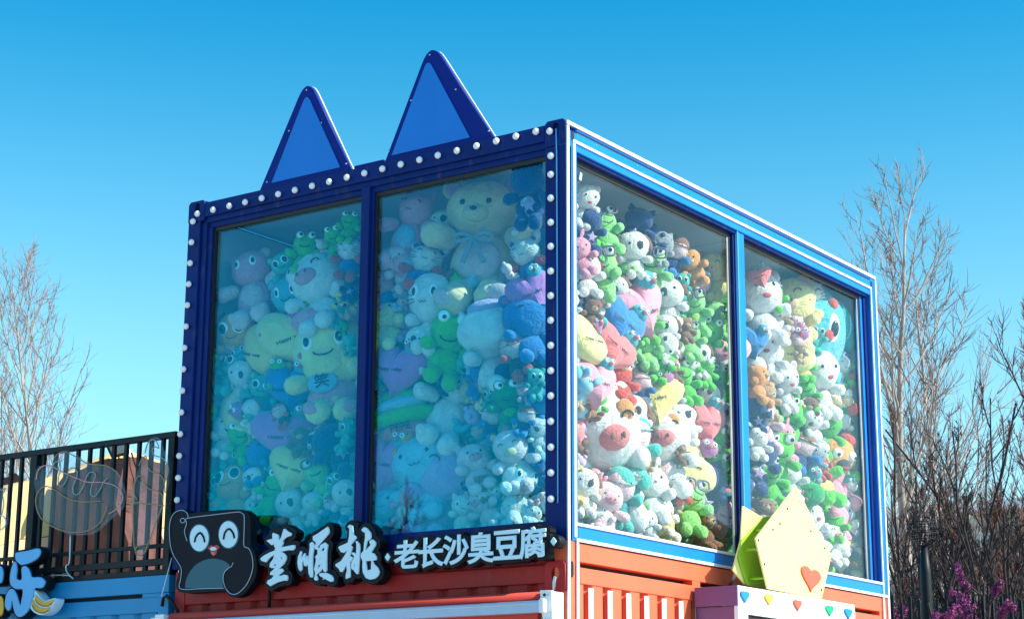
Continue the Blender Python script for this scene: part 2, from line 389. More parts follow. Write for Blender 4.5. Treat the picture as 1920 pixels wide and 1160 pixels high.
# marquee bulbs
bm = bmesh.new(); bmesh.ops.create_uvsphere(bm, u_segments=16, v_segments=10, radius=.0225)
bmesh.ops.scale(bm, vec=(1, .85, 1), verts=bm.verts)
bulb_me = bpy.data.meshes.new('marquee_bulb'); bm.to_mesh(bulb_me); bm.free(); bulb_me.shade_smooth(); bulb_me.materials.append(bulbm)
bm = bmesh.new(); tube_bm(bm, [(0, .012, 0), (0, .0, 0)], [.017, .014], 12)
sock_me = bpy.data.meshes.new('bulb_socket'); bm.to_mesh(sock_me); bm.free(); sock_me.materials.append(navy)
def bulb(x, z):
    o = bpy.data.objects.new('marquee_bulb', bulb_me); col.objects.link(o); o.parent = tc_; o.matrix_parent_inverse = Matrix.Translation(-tc_.location); o.location = (x, -.020, z)
    s = bpy.data.objects.new('bulb_socket', sock_me); col.objects.link(s); s.parent = o
for k in range(20): bulb(-3.136+k*.1539+(random.random()-.5)*.004, 2.52+k*.0023)
bulb(-.108, 2.545)
for k in range(14): bulb(-3.178-(.004*min(k, 6)), 2.470-k*.1535)
for z in (2.383, 2.262, 2.109, 1.953, 1.80, 1.643, 1.488, 1.334, 1.178, 1.022, .868, .712, .556, .402, .245): bulb(-.100, z)
# two cat ears on the roof edge
def round_top(pts, i, r, n=8):
    a, b, c = Vector(pts[i-1]), Vector(pts[i]), Vector(pts[(i+1) % len(pts)])
    d1 = (a-b).normalized(); d2 = (c-b).normalized(); o = []
    p0 = b+d1*r; p1 = b+d2*r
    for k in range(n+1):
        t = k/n; q = p0*(1-t)**2+b*2*t*(1-t)+p1*t*t; o.append((q.x, q.y))
    return o
def ear(x0, x1, xt, zt, ix0, ix1, ixt, izt):
    p = [(x0, 2.56), (xt, zt), (x1, 2.56)]
    o = flat('cat_ear', [[p[0]] + round_top(p, 1, .17) + [p[2]]], 1, .03, .026, earnavy, tc_, bev=.003)
    q = [(ix0, 2.643), (ixt, izt), (ix1, 2.643)]
    flat('ear_inset', [[q[0]] + round_top(q, 1, .07) + [q[2]]], 1, .022, .008, azure, o)
    f = [(x+.004, z+.004) for x, z in [p[1]]]
    edge = [Vector((a, .064, b)) for a, b in round_top(p, 1, .17)[5:]] + [Vector((x1, .064, 2.56))]
    bm = bmesh.new(); tube_bm(bm, [v+Vector((.004, 0, 0)) for v in edge], .006, 4); fin('ear_sunlit_edge', bm, white, o)  # white tube added to draw the sunlit edge of the board
ear(-2.615, -1.735, -2.180, 3.375, -2.472, -1.850, -2.175, 3.245)
ear(-1.490, -.545, -1.095, 3.395, -1.402, -.758, -1.112, 3.265)
box('ear_base_plate', -1.73, -1.48, .03, .08, 2.59, 2.632, earnavy, tc_, .003)
# small adhesive labels left on the side glass
for px, py in ((1089, 331), (1237, 376)):
    p = at(px, py, 0, -.062)
    o = box('paper_tag', -.064, -.062, -.012, .012, -.026, .026, signwhite, tc_, 0); o.location = (0, 0, 0)
    o.data.transform(Matrix.Translation((0, p.y, p.z)) @ Matrix.Rotation(-.25, 4, 'X'))

# ------------------------------------------------------------------ red container below
rc = empty('red_container', (-1.6, 2.3, -2.6), 'red corrugated shipping container carrying the glazed container, white stripes down its side', 'container')
def Rb(n, *a, **k): return box(n, *a, rc, **k)
def corr(name, ax, u0, u1, z0, z1, c, period, depth, m, parent, top=.62, first=0):
    """trapezoid corrugated sheet in plane ax = c; its ribs are one pressed sheet"""
    bm = bmesh.new(); pts = []; u = u0 + first
    fl = period*top; sl = period*.12; lo = period-fl-2*sl
    pts = [(u0, c)]
    while u < u1:
        for du, dd in ((fl, 0), (sl, depth), (lo, depth), (sl, 0)):
            u += du
            pts.append((min(u, u1), c+dd if ax == 1 else c-dd))
            if u >= u1: break
    rows = []
    for uu, cc in pts:
        a, b = ((uu, cc, z0), (uu, cc, z1)) if ax == 1 else ((cc, uu, z0), (cc, uu, z1))
        rows.append((bm.verts.new(a), bm.verts.new(b)))
    for p, q in zip(rows, rows[1:]): bm.faces.new((p[0], q[0], q[1], p[1]))
    o = fin(name, bm, m, parent); return o
Rb('top_beam', -W_+.13, -.14, .005, .10, -.245, -.140, red)
Rb('beam_web', -W_+.13, -.14, .03, .10, -.140, -.004, red)
Rb('corner_post', -W_+.04, -W_+.13, .0, .12, -2.6, -.02, red); 
Rb('corner_post', -.14, -.004, .012, .12, -2.6, -.145, red)
casting(-.15, -.004, -.30, -.122, -.075, -.195, red, y=-.014, par=rc)
corr('corrugated_wall', 1, -W_+.13, -.14, -2.6, -.245, .03, .222, .034, red, rc)
# orange painted side
Rb('side_beam', -.10, -.004, .10, D-.03, -.118, -.006, orange)
Rb('side_beam', -.10, -.004, .15, D-.16, -.245, -.150, orange)
Rb('beam_end', -.10, -.006, .095, .152, -.245, -.118, orange); Rb('beam_end', -.10, -.006, 1.497, 1.60, -.152, -.117, orange); Rb('beam_end', -.10, -.006, D-.165, D-.10, -.245, -.118, orange)
Rb('slot_cavity', -.11, -.08, .15, D-.16, -.152, -.116, black, bevel=0)
Rb('corner_post', -.09, -.003, .002, .096, -2.6, -.002, orange); Rb('corner_post', -.09, -.003, D-.10, D, -2.6, -.002, orange)
flat('slot_cavity', [[(.036, -.20), (.036, -.14), (.046, -.122), (.060, -.122), (.068, -.14), (.068, -.20), (.060, -.215), (.046, -.215)]], 0, .003, .004, black, rc)
corr('corrugated_wall', 0, .096, D-.10, -2.6, -.245, -.012, .2147, .036, orange, rc, top=.52, first=.20-.2147)
for k in range(20):
    y = .2475+k*.2147
    if y < D-.2: box('white_stripe', -.0115, -.0075, y, y+.053, -2.6, -.262, white, rc, 0)
box('white_trim', .0, .012, .0, .022, -2.6, -.002, white, rc, .002); box('white_trim', .0, .012, .095, .115, -2.6, -.006, white, rc, .002)
box('white_trim', .0, .012, D-.028, D, -2.6, -.006, white, rc, .002); box('white_trim', .0, .012, D-.12, D-.10, -2.6, -.006, white, rc, .002)
Rb('roof', -W_+.05, -.11, .125, D-.02, -.05, -.006, red); Rb('floor', -W_+.05, -.11, .125, D-.02, -2.6, -2.5, floorm)
Rb('rear_wall', -W_+.05, -.11, D-.06, D-.03, -2.5, -.05, red); Rb('left_wall', -W_+.05, -W_+.09, .125, D-.07, -2.5, -.05, red)

# ------------------------------------------------------------------ awning cassette along the red front
aw = empty('awning', (-1.6, -.1, -.4), 'rolled awning with a silver front bar and red fabric roll under the shop sign', 'awning')
YA = -.17
box('front_bar', -3.13, -.085, YA, YA+.05, -.432, -.362, awsil, aw, .008)
box('front_bar_rib', -3.13, -.085, YA-.004, YA+.003, -.385, -.378, alu, aw, .001)
tube('fabric_roll', [(-3.12, YA+.075, -.337), (-.1, YA+.075, -.337)], .032, awred, aw, 14)
box('fabric_edge', -3.10, -.10, YA+.052, YA+.16, -.348, -.330, awred, aw, .004)
box('valance_box', -3.05, -.13, YA+.055, YA+.16, -.62, -.41, awred, aw, .006)
box('bar_end_cap', -.087, -.045, YA-.006, YA+.06, -.435, -.352, white, aw, .012)
def arm_bracket(x, m=1):
    b = flat('bracket', [[(x-.045, -.300), (x+.038, -.306), (x+.042, -.5), (x+.03, -.515), (x-.015, -.505), (x-.04, -.41)]], 1, -.135, .02, white, aw, bev=.003)
    box('bracket_side', x+.02, x+.04, -.115, -.012, -.50, -.31, white, b, .004)
    for dx, dz, r in ((-.012, -.33, .009), (.012, -.332, .004), (.0, -.36, .004), (.0, -.38, .006), (.028, -.43, .004), (.028, -.47, .004), (-.005, -.47, .005), (-.018, -.43, .003)):
        tube('bolt', [(x+dx, -.140, dz), (x+dx, -.136, dz)], r, black if r > .005 else alu, b, 10)
    tube('arm_joint', [(x-.035, -.10, -.545), (x-.035, -.10, -.44)], .022, alu, aw, 12)
arm_bracket(-.055)
flat('hanger_hook', [[(-.062, -.30), (-.05, -.30), (-.045, -.25), (-.04, -.22), (-.052, -.215), (-.062, -.25)]], 1, -.06, .01, alu, aw)
box('bracket', -3.22, -3.14, -.16, -.03, -.42, -.315, white, aw, .006); box('bracket_plate', -3.29, -3.225, -.13, -.05, -.42, -.33, alu, aw, .004)

# ------------------------------------------------------------------ shop sign: black creature board
YS = -.13
def P3(u, v, ox=300, oy=930, k=4.5714, y=YS):
    p = at(ox+u/k, oy+v/k, 1, y); return (p.x, p.z)
def ell(cx, cy, rx, ry, n=24, a0=0, a1=2*math.pi, **k):
    return [P3(cx+rx*math.cos(a0+(a1-a0)*i/(n if a1-a0 > 6 else n-1)), cy+ry*math.sin(a0+(a1-a0)*i/(n if a1-a0 > 6 else n-1)), **k) for i in range(n)]
sg = empty('creature_sign', (-2.6, -.1, 0), 'black cutout sign of a smiling waving creature left of the white lettering', 'shop sign')
ol = [(90,180),(125,128),(180,112),(225,118),(250,140),(480,118),(690,112),(745,135),(768,180),(772,400),(800,450),(822,530),(826,600),(812,690),(770,770),(715,835),(650,862),(590,850),(548,812),(160,818),(158,625),(110,540),(78,440),(62,330),(66,250)]
flat('sign_board', [[P3(*p) for p in smooth_pts([(a, b, 0) for a, b in ol], 4, True) and [(q.x, q.y) for q in smooth_pts([(a, b, 0) for a, b in ol], 4, True)]]], 1, YS, .075, signblack, sg, bev=.006)
flat('sign_face', [[P3(*p) for p in [(q.x, q.y) for q in smooth_pts([((a-440)*.965+437, (b-480)*.965+478, 0) for a, b in ol], 4, True)]]], 1, YS-.002, .003, signface, sg)
def line_on(name, pts, rad, m, parent, y=YS-.006, k=4.5714, ox=300, oy=930, sm=6, closed=False):
    q = [Vector((P3(a, b, ox, oy, k, y)[0], y, P3(a, b, ox, oy, k, y)[1])) for a, b in pts]
    if sm: q = smooth_pts(q, sm, closed)
    if closed: q.append(q[0])
    return tube(name, q, rad, m, parent, 6)
flat('belly', [[P3(*p) for p in [(q.x, q.y) for q in smooth_pts([(a, b, 0) for a, b in [(218,785),(232,700),(285,612),(360,555),(455,532),(540,548),(600,588),(585,625),(552,655),(541,720),(547,785)]], 4)]]], 1, YS-.0045, .003, signteal, sg)
line_on('outline_tube', [(232,382),(213,320),(212,285),(226,240),(222,208),(198,186),(176,200),(184,224),(214,216),(240,186),(450,158),(655,134),(700,142),(722,175),(721,300),(720,420),(760,445),(786,500),(797,580),(785,660),(745,750),(690,812),(640,838),(592,822),(556,770),(541,700),(552,650),(585,615),(612,598),(628,565)], .0028, signline, sg)
line_on('outline_tube', [(240,180),(236,150),(205,122),(160,122),(115,150),(88,210),(80,300),(90,420),(120,510),(180,612),(178,700),(176,790),(360,789),(545,785)], .0028, signline, sg)
for (cx, cy, rx, ry, arc) in ((343, 357, 80, 112, [(297,392),(310,345),(343,312),(372,345),(384,392)]), (592, 327, 80, 114, [(545,368),(558,310),(592,278),(625,312),(638,358)])):
    e1 = flat('eye_rim', [ell(cx, cy, rx+10, ry+10)], 1, YS-.005, .003, signteal, sg)
    e = flat('eye', [ell(cx, cy, rx, ry)], 1, YS-.008, .003, signwhite, sg)
    line_on('eye_arc', arc, .0075, signblack, e, y=YS-.009)
mo = flat('mouth', [[P3(*p) for p in [(412,445),(440,418),(466,426),(492,414),(519,436),(497,458),(488,495),(463,511),(443,492),(434,460)]]], 1, YS-.007, .004, lipred, sg)
flat('teeth', [[P3(*p) for p in [(436,452),(450,434),(480,434),(494,450),(480,462),(450,464)]]], 1, YS-.010, .003, signwhite, mo)
flat('tongue', [[P3(*p) for p in [(447,480),(463,472),(482,480),(478,498),(463,506),(450,496)]]], 1, YS-.010, .003, tongue, mo)

# ------------------------------------------------------------------ brush lettering
bl = empty('brush_lettering_sign', (-1.7, -.1, 0), 'large white brush characters on a black cutout board in the middle of the front', 'shop sign')
K1 = 8.2875
c1 = [[(158,355),(200,335),(252,325),(248,250),(268,230),(345,262),(350,310),(362,350),(385,305),(408,230),(425,175),(445,168),(500,215),(548,240),(535,275),(465,300),(410,350),(418,395),(390,455),(470,440),(560,422),(602,425),(598,470),(570,502),(500,500),(380,525),(430,545),(465,585),(465,640),(430,710),(380,760),(350,790),(400,785),(422,810),(400,850),(352,880),(362,905),(430,880),(480,890),(490,930),(478,975),(430,972),(330,1000),(218,1060),(163,1015),(180,970),(240,940),(275,895),(215,885),(215,850),(270,800),(285,775),(240,780),(205,760),(215,700),(262,640),(280,570),(215,610),(150,690),(75,665),(65,630),(110,590),(200,540),(300,500),(280,495),(300,470),(275,440),(280,410),(235,422),(200,390)]]
h1 = [[(290,640),(318,590),(310,620),(285,655)], [(385,610),(405,598),(400,640),(384,640)], [(275,735),(290,705),(308,735),(288,752)], [(280,870),(312,822),(300,850),(282,880)]]
c2 = [[(105,520),(120,512),(128,540),(122,620),(135,600),(170,545),(188,555),(185,640),(200,590),(222,585),(225,640),(225,720),(185,755),(160,735),(150,650),(135,690),(130,800),(105,830),(75,790),(60,700),(70,600)],
      [(250,395),(290,370),(318,400),(322,440),(300,560),(295,700),(302,880),(290,925),(258,920),(232,860),(222,720),(238,560),(252,470)],
      [(300,285),(380,240),(530,135),(550,175),(550,235),(480,320),(370,450),(410,470),(405,430),(490,378),(532,420),(515,520),(512,700),(512,820),(490,845),(465,830),(452,780),(420,830),(352,880),(378,940),(362,975),(330,970),(318,940),(335,880),(335,840),(318,800),(335,720),(350,640),(332,610),(345,590),(372,560),(372,500),(330,480),(328,440),(352,390),(300,345)],
      [(392,868),(440,852),(520,855),(590,890),(618,940),(610,985),(570,992),(500,955),(475,945),(452,962),(460,930),(410,905)]]
h2 = [[(432,500),(450,470),(480,462),(478,500),(445,518)], [(405,635),(435,612),(432,622),(408,638)], [(375,770),(385,732),(425,720),(400,760),(378,782)]]
c3 = [[(240,180),(275,145),(320,165),(325,220),(335,300),(380,335),(370,365),(290,465),(320,495),(300,560),(280,630),(322,655),(315,680),(290,735),(280,705),(282,900),(284,960),(215,990),(212,935),(232,860),(225,770),(160,880),(130,880),(100,825),(55,790),(55,760),(140,710),(200,620),(245,540),(180,585),(140,575),(100,510),(110,485),(245,425),(265,330),(270,210)],
      [(365,405),(390,398),(432,450),(434,520),(425,700),(415,820),(408,910),(380,912),(345,870),(330,840),(315,850),(300,820),(298,760),(325,690),(345,640),(305,600),(308,578),(345,578),(372,600),(378,540),(380,450)],
      [(456,225),(500,183),(545,200),(600,275),(605,340),(590,378),(550,395),(530,470),(525,545),(600,460),(578,420),(590,390),(635,375),(678,420),(670,470),(610,575),(660,600),(690,650),(685,695),(630,705),(650,755),(710,810),(735,880),(715,940),(660,985),(590,1000),(525,975),(480,890),(472,800),(475,710),(445,650),(450,600),(490,550),(500,440),(515,350),(512,270),(480,260)]]
h3 = [[(342,780),(350,745),(358,790),(350,800)], [(524,712),(612,706),(606,840),(560,856),(545,845)]]
for polys, holes, ox, oy in ((c1, h1, 480, 970), (c2, h2, 550, 970), (c3, h3, 622, 965)):
    conv = lambda pl, y: [[P3(a, b, ox, oy, K1, y) for a, b in q] for q in pl]
    lt = flat('letter', conv(polys, YS-.012)+conv(holes, YS-.012), 1, YS-.012, .014, signwhite, bl, bev=.002)
    bd = halo('letter_board', lt, .030, 1, YS+.001, .08, signblack, bl)

# ------------------------------------------------------------------ printed lettering
pl = empty('printed_lettering_sign', (-.55, -.1, 0), 'printed white characters between two diamonds on a black board at the container corner', 'shop sign')
chars = [('老', 282, 482, 236, 482), ('长', 490, 692, 212, 470), ('沙', 700, 906, 190, 448), ('臭', 914, 1124, 168, 436), ('豆', 1132, 1348, 152, 405), ('腐', 1352, 1570, 122, 392)]
for ch, ua, ub, va, vb in chars:
    pa = P3(ua, (va+vb)/2, 680, 960); pb = P3(ub, (va+vb)/2, 680, 960)
    zc = pa[1]/2+pb[1]/2; 
    hgt = (P3((ua+ub)/2, va+8, 680, 960)[1]-P3((ua+ub)/2, vb-8, 680, 960)[1])
    lt = text_plate('letter', ch, 1, YS-.012, .014, signwhite, pl, pa[0], pb[0], zc-hgt/2, zc+hgt/2, expand=.027)
    core = text_plate('core', ch, 1, YS-.012, .014, signwhite, pl, pa[0], pb[0], zc-hgt/2, zc+hgt/2)
    halo('letter_board', core, .024, 1, YS+.003, .07, signblack, pl); bpy.data.objects.remove(core)
pa = P3(300, 380, 680, 960); pb = P3(1560, 280, 680, 960)
flat('backing_board', [[(pa[0]-.02, pa[1]-.045), (pb[0]+.02, pb[1]-.045), (pb[0]+.02, pb[1]+.045), (pa[0]-.02, pa[1]+.045)]], 1, YS+.01, .05, signblack, pl, expand=.01)
for cx, cy in ((220, 383), (1641, 248)):
    c = P3(cx, cy, 680, 960)
    bd = flat('diamond_board', [[(c[0]+.028*math.cos(t), c[1]+.028*math.sin(t)) for t in [k*math.pi/8 for k in range(16)]]], 1, YS, .07, signblack, pl, expand=.012)
    flat('diamond', [[(c[0]-.020, c[1]), (c[0], c[1]+.025), (c[0]+.020, c[1]), (c[0], c[1]-.025)]], 1, YS-.010, .012, signwhite, bd)
tube('cable_or_glint', [Vector((P3(a, b)[0], y, P3(a, b)[1])) for a, b, y in ((890, 760, -.05), (850, 790, -.03), (828, 850, -.01), (822, 950, .0))], .012, black, bl)

# ------------------------------------------------------------------ left blue container and railing
lc = empty('blue_container', (-5.5, 2.3, -2.6), 'blue shipping container left of the red one, carrying the black railing', 'container')
def Lb(n, *a, **k): return box(n, *a, lc, **k)
XL = -3.262
Lb('top_beam', -8.2, XL, .0, .10, -.150, -.030, lblue); Lb('top_beam', -8.2, XL-.10, .008, .10, -.282, -.178, lblue)
Lb('beam_web', -8.2, XL-.26, .05, .10, -.180, -.148, black); Lb('beam_end', XL-.26, XL-.05, .006, .10, -.179, -.149, lblue)
Lb('corner_post', XL-.10, XL, .004, .12, -2.6, -.152, lblue)
corr('corrugated_wall', 1, -8.2, XL-.10, -2.6, -.282, .03, .222, .034, lblue, lc)
Lb('roof', -8.2, XL-.002, .102, 4.6, -.09, -.032, lblue); Lb('end_wall', XL-.04, XL-.002, .125, 4.58, -2.6, -.09, red)
rl = empty('railing', (-5.5, .05, -.03), 'black steel railing with upright bars on top of the blue container', 'railing')
box('top_rail', -8.2, XL-.03, .02, .075, .930, .972, rail_m, rl, .004)
box('lower_rail', -8.2, XL-.03, .03, .065, .165, .192, rail_m, rl, .003); box('lower_rail', -8.2, XL-.03, .025, .07, .045, .090, rail_m, rl, .003)
box('base_rail', -8.2, XL-.005, .01, .09, -.028, .012, rail_m, rl, .003)
box('post', XL-.09, XL-.03, .015, .08, .012, .929, rail_m, rl, .003)
for px in (60,):
    p = at(px, 950, 1, .03); box('post', p.x-.035, p.x+.035, .015, .08, .012, .929, rail_m, rl, .003)
for px in (1, 19, 38, 79, 101, 121, 143, 165, 187, 210, 233, 257, 280, 302):
    p = at(px, 900, 1, .04); x = p.x
    box('baluster', x-.014, x+.014, .034, .060, .012, .929, rail_m, rl, .002)
for k in range(26):
    x = -5.45-k*.125
    if x > -8.2: box('baluster', x-.014, x+.014, .034, .060, .012, .929, rail_m, rl, .002)
for k in range(14):
    x = XL-.17-k*.128
    box('short_bar', x-.010, x+.010, .036, .058, .012, .164, rail_m, rl, .002)
tube('loose_cable', [Vector((at(a, b, 1, -.03).x, -.03, at(a, b, 1, -.03).z)) for a, b in smooth_pts([(82,1083,0),(100,1078,0),(128,1074,0),(136,1082,0),(126,1070,0),(124,1058,0),(131,1050,0),(133,1000,0)], 5) and [(q.x, q.y) for q in smooth_pts([(82,1083,0),(100,1078,0),(128,1078,0),(137,1084,0),(126,1072,0),(124,1060,0),(130,1052,0),(132,1000,0)], 5)]], .006, alu, rl, 5)
tube('loose_cable', [Vector((at(a, b, 1, -.02).x, -.02, at(a, b, 1, -.02).z)) for a, b in ((322, 1045), (310, 1090), (304, 1112), (303, 1125))], .004, signwhite, rl, 5)
tube('hose', [Vector((at(a, b, 1, -.03).x, -.03, at(a, b, 1, -.03).z)) for a, b in ((304, 1136), (306, 1120), (312, 1116), (322, 1126), (334, 1146))], .012, black, lc, 6)

# neon outlines on clear boards
YN = -.02
def neon(label, outline, lines, ox, oy, k):
    e = empty('neon_sign', (at(ox+outline[0][0]/k, oy+outline[0][1]/k, 1, YN).x, YN, .3), label, 'neon sign', 'neon outline signs on the railing')
    pts = [(q.x, q.y) for q in smooth_pts([(a, b, 0) for a, b in outline], 5, True)]
    flat('acrylic_board', [[P3(a, b, ox, oy, k, YN) for a, b in pts]], 1, YN, .006, acrylic, e)
    for m_, ln in lines: line_on('neon_tube', ln, .0042, m_, e, y=YN-.008, k=k, ox=ox, oy=oy, sm=5)
    return e
n_gold = mat('tube_gold', (.36, .24, .10), .4); n_green = mat('tube_green', (.22, .36, .30), .4); n_pink = mat('tube_pink', (.62, .32, .30), .4); n_white = mat('tube_white', (.62, .62, .78), .4)
neon('round bun shaped neon outline on a clear board, middle of the railing', [(405,270),(470,242),(560,235),(620,130),(700,80),(800,105),(960,210),(1150,245),(1270,330),(1320,400),(1370,560),(1340,700),(1240,800),(1130,900),(1050,970),(900,1000),(740,985),(560,910),(430,800),(380,660),(385,540),(370,400)],
     [(n_gold, [(590,165),(640,110),(720,100),(850,165),(960,225),(1150,245),(1250,300),(1310,370)]), (n_pink, [(395,400),(410,310),(470,250),(560,250),(680,315),(830,380),(960,425),(1130,430),(1260,470),(1330,560),(1320,650),(1250,730),(1180,770)]),
      (n_green, [(515,375),(560,280),(600,210),(650,215),(660,280),(635,380),(640,455),(680,465),(725,390),(745,300),(800,270),(840,310),(830,380),(795,470),(800,545),(850,555),(905,470),(950,350),(1000,315),(1040,350),(1000,460),(985,550),(1030,580),(1090,500),(1130,420),(1170,380)]),
      (n_gold, [(1100,632),(950,640),(820,628),(700,580),(600,510),(500,470),(430,510),(390,600),(400,720),(450,820),(560,900),(720,960),(880,970),(1000,935),(1090,860),(1150,740),(1160,680)])], 0, 830, 5.8)
neon('tall ice cream cone neon outline at the right end of the railing', [(272,440),(310,330),(350,190),(400,120),(450,115),(480,180),(530,290),(530,420),(505,560),(510,610),(460,700),(400,860),(350,970),(310,990),(280,950),(265,760),(250,590)],
     [(n_green, [(355,228),(372,165),(400,133),(432,138),(456,190),(425,182),(408,210),(425,245),(480,262),(515,310),(522,360),(510,415)]), (n_gold, [(310,320),(330,275),(362,252),(370,310),(395,355),(450,375),(490,420),(500,515)]),
      (n_gold, [(300,565),(278,530),(275,470),(292,415),(325,392),(345,440),(385,485),(440,500),(478,530),(485,585)]), (n_gold, [(248,582),(330,590),(492,607)]), (n_gold, [(270,600),(268,720),(275,880),(290,950),(320,968),(352,945),(390,850),(430,740),(480,612)]), (n_gold, [(285,930),(300,905),(375,885)])], 180, 790, 3.865)
neon('fruit shaped neon outline with a round lilac bowl, at the left edge of the railing', [(-90,500),(20,490),(80,485),(75,560),(60,640),(80,760),(90,850),(60,920),(0,970),(-90,990),(-160,900),(-160,760),(-120,650)],
     [(n_green, [(-60,520),(20,510),(60,495),(30,560),(40,660),(20,780)]), (n_white, [(-60,790),(20,790),(60,830),(55,900),(0,945),(-80,960),(-130,890),(-120,810)])], 0, 830, 5.8)

# blue brush character with bananas and the orange piece at the picture edge
ls = empty('blue_character_sign', (-4.85, -.1, 0), 'light blue painted character with yellow bananas on black backing, lower left', 'shop sign')
K2 = 7.73
qa = [[(218,215),(250,190),(400,165),(540,132),(578,165),(570,225),(520,290),(420,345),(320,372),(270,350),(225,300)],
      [(195,335),(225,335),(242,430),(232,540),(250,582),(312,580),(308,430),(340,390),(390,400),(430,470),(460,548),(580,550),(642,600),(635,660),(590,708),(500,708),(480,800),(450,900),(415,1010),(350,1090),(280,1128),(225,1090),(190,990),(170,880),(150,990),(120,1035),(80,1000),(68,920),(90,800),(140,725),(190,725),(235,800),(285,950),(310,880),(325,730),(230,722),(160,670),(140,580),(155,450)]]
sm = lambda pl: [[(q.x, q.y) for q in smooth_pts([(a, b, 0) for a, b in pp], 3, True)] for pp in pl]
bd = flat('letter_board', [[P3(a, b, 0, 1010, K2, YS) for a, b in q] for q in sm(qa)], 1, YS, .10, signblack, ls, expand=.016)
flat('letter', [[P3(a, b, 0, 1010, K2, YS-.012) for a, b in q] for q in sm(qa)], 1, YS-.012, .014, skyboard, bd, bev=.003)
qb = [[(500,735),(545,790),(600,860),(660,890),(740,862),(795,855),(780,930),(720,1030),(640,1085),(570,1098),(490,1060),(435,990),(455,880),(490,830)]]
bb = flat('banana_board', [[P3(a, b, 0, 1010, K2, YS-.004) for a, b in q] for q in sm(qb)], 1, YS-.004, .09, signwhite, ls, bev=.004)
for q in ([(508,800),(540,835),(610,895),(670,905),(775,870),(750,925),(690,965),(620,970),(550,935),(505,870)], [(468,880),(500,930),(560,985),(640,1000),(725,985),(700,1030),(630,1068),(560,1060),(495,1020),(462,950)]):
    b_ = flat('banana', [[P3(a, b, 0, 1010, K2, YS-.012) for a, b in sm([q])[0]]], 1, YS-.012, .010, ygold, bb, bev=.003)
    line_on('banana_edge', q[-4:][::-1]+[q[-5]], .0030, ybrown, b_, y=YS-.020, k=K2, ox=0, oy=1010)
os_ = empty('orange_emblem_sign', (-5.15, -.1, -.2), 'orange rounded emblem and blue stroke cut off by the left picture edge', 'shop sign')
for nm, q, m_ in (('emblem', [(-60,830),(0,820),(30,860),(45,950),(30,1060),(0,1110),(-60,1120),(-140,1050),(-150,900)], ygold), ('stroke', [(-60,400),(0,390),(30,430),(38,520),(25,600),(0,635),(-60,640),(-110,520)], skyboard)):
    bd = flat(nm+'_board', [[P3(a, b, 0, 1010, K2, YS) for a, b in sm([q])[0]]], 1, YS, .08, signblack, os_, expand=.014)
    flat(nm, [[P3(a, b, 0, 1010, K2, YS-.012) for a, b in sm([q])[0]]], 1, YS-.012, .014, m_, bd, bev=.003)

# ------------------------------------------------------------------ kiosk with hearts and its star
kk = empty('photo_kiosk', (.17, 2.4, -2.75), 'white booth with a row of small hearts standing against the orange container side', 'kiosk')
box('fascia', .20, .332, 1.486, 3.243, -.290, -.165, kwhite, kk, .004); box('fascia_return', .018, .331, 1.476, 1.485, -.291, -.166, kshade, kk, .002); box('top_board', .018, .199, 1.487, 3.243, -.200, -.168, kshade, kk, .002)
box('side_panel', .022, .315, 1.50, 1.53, -2.74, -.292, kshade, kk, .003)
box('front_frame', .30, .330, 1.486, 1.62, -2.74, -.292, kwhite, kk, .003); box('front_frame', .30, .330, 3.12, 3.24, -2.74, -.292, kwhite, kk, .003)
box('lintel', .302, .328, 1.62, 3.12, -.34, -.292, kwhite, kk, .002)
box('window', .285, .296, 1.62, 3.12, -2.0, -.34, darkred, kk, 0)
box('window_frame', .296, .304, 1.62, 3.12, -.352, -.341, black, kk, 0); box('window_frame', .296, .304, 1.62, 1.632, -2.0, -.352, black, kk, 0)
box('side_panel', .022, .315, 3.20, 3.23, -2.74, -.292, kshade, kk, .003); box('rear_panel', .02, .04, 1.53, 3.20, -2.74, -.292, kshade, kk, 0)
def heart(y, z, wd, ht, x, m, parent, name='heart', th=.012, tilt=0, tail=1.25):
    pts = []
    for k in range(40):
        t = 2*math.pi*k/40
        a = 16*math.sin(t)**3/16*wd/2; b = (13*math.cos(t)-5*math.cos(2*t)-2*math.cos(3*t)-math.cos(4*t))/16
        b = b*ht/2 if b > 0 else b*ht/2*tail
        pts.append((y+a*math.cos(tilt)-b*math.sin(tilt), z+a*math.sin(tilt)+b*math.cos(tilt)))
    return flat(name, [pts], 0, x, th, m, parent, bev=.001)
for px, py, c in ((1398, 1117, 'blue'), (1443, 1122, 'yellow'), (1497, 1133, 'red'), (1557, 1143, 'green'), (1592, 1149, 'blue')):
    p = at(px, py, 0, .345); heart(p.y, p.z+.006, .115, .072, .345, sheet[c], kk)
st = empty('star_ornament', (.27, 2.3, -.16), 'pale yellow star panels with a red heart standing on the white booth', 'ornament')
xf = .325
front = [at(px, py, 0, xf) for px, py in ((1493, 911), (1559, 1040), (1541, 1122), (1440, 1103), (1417, 1008))]
front = [(p.y, p.z) for p in front]
flat('front_panel', [front], 0, xf, .014, star_y, st, bev=.002)
xb = .175
back = [(p.y, p.z) for p in [at(px, py, 0, xb) for px, py in ((1394, 948), (1430, 969), (1459, 963), (1500, 990), (1540, 1119), (1397, 1095), (1375, 1068), (1390, 1012))]]
flat('back_panel', [back], 0, xb, .014, star_y, st, bev=.002)
shade_outline = [(p.y, p.z) for p in [at(px, py, 0, xb+.016) for px, py in ((1431, 970), (1459, 964), (1500, 992), (1538, 1118), (1401, 1096), (1385, 1044), (1391, 1013))]]
flat('inner_panel', [shade_outline], 0, xb+.016, .010, star_shade, st, bev=.002)  # plate in the outline of the front panel's cast shadow, shade given by colour
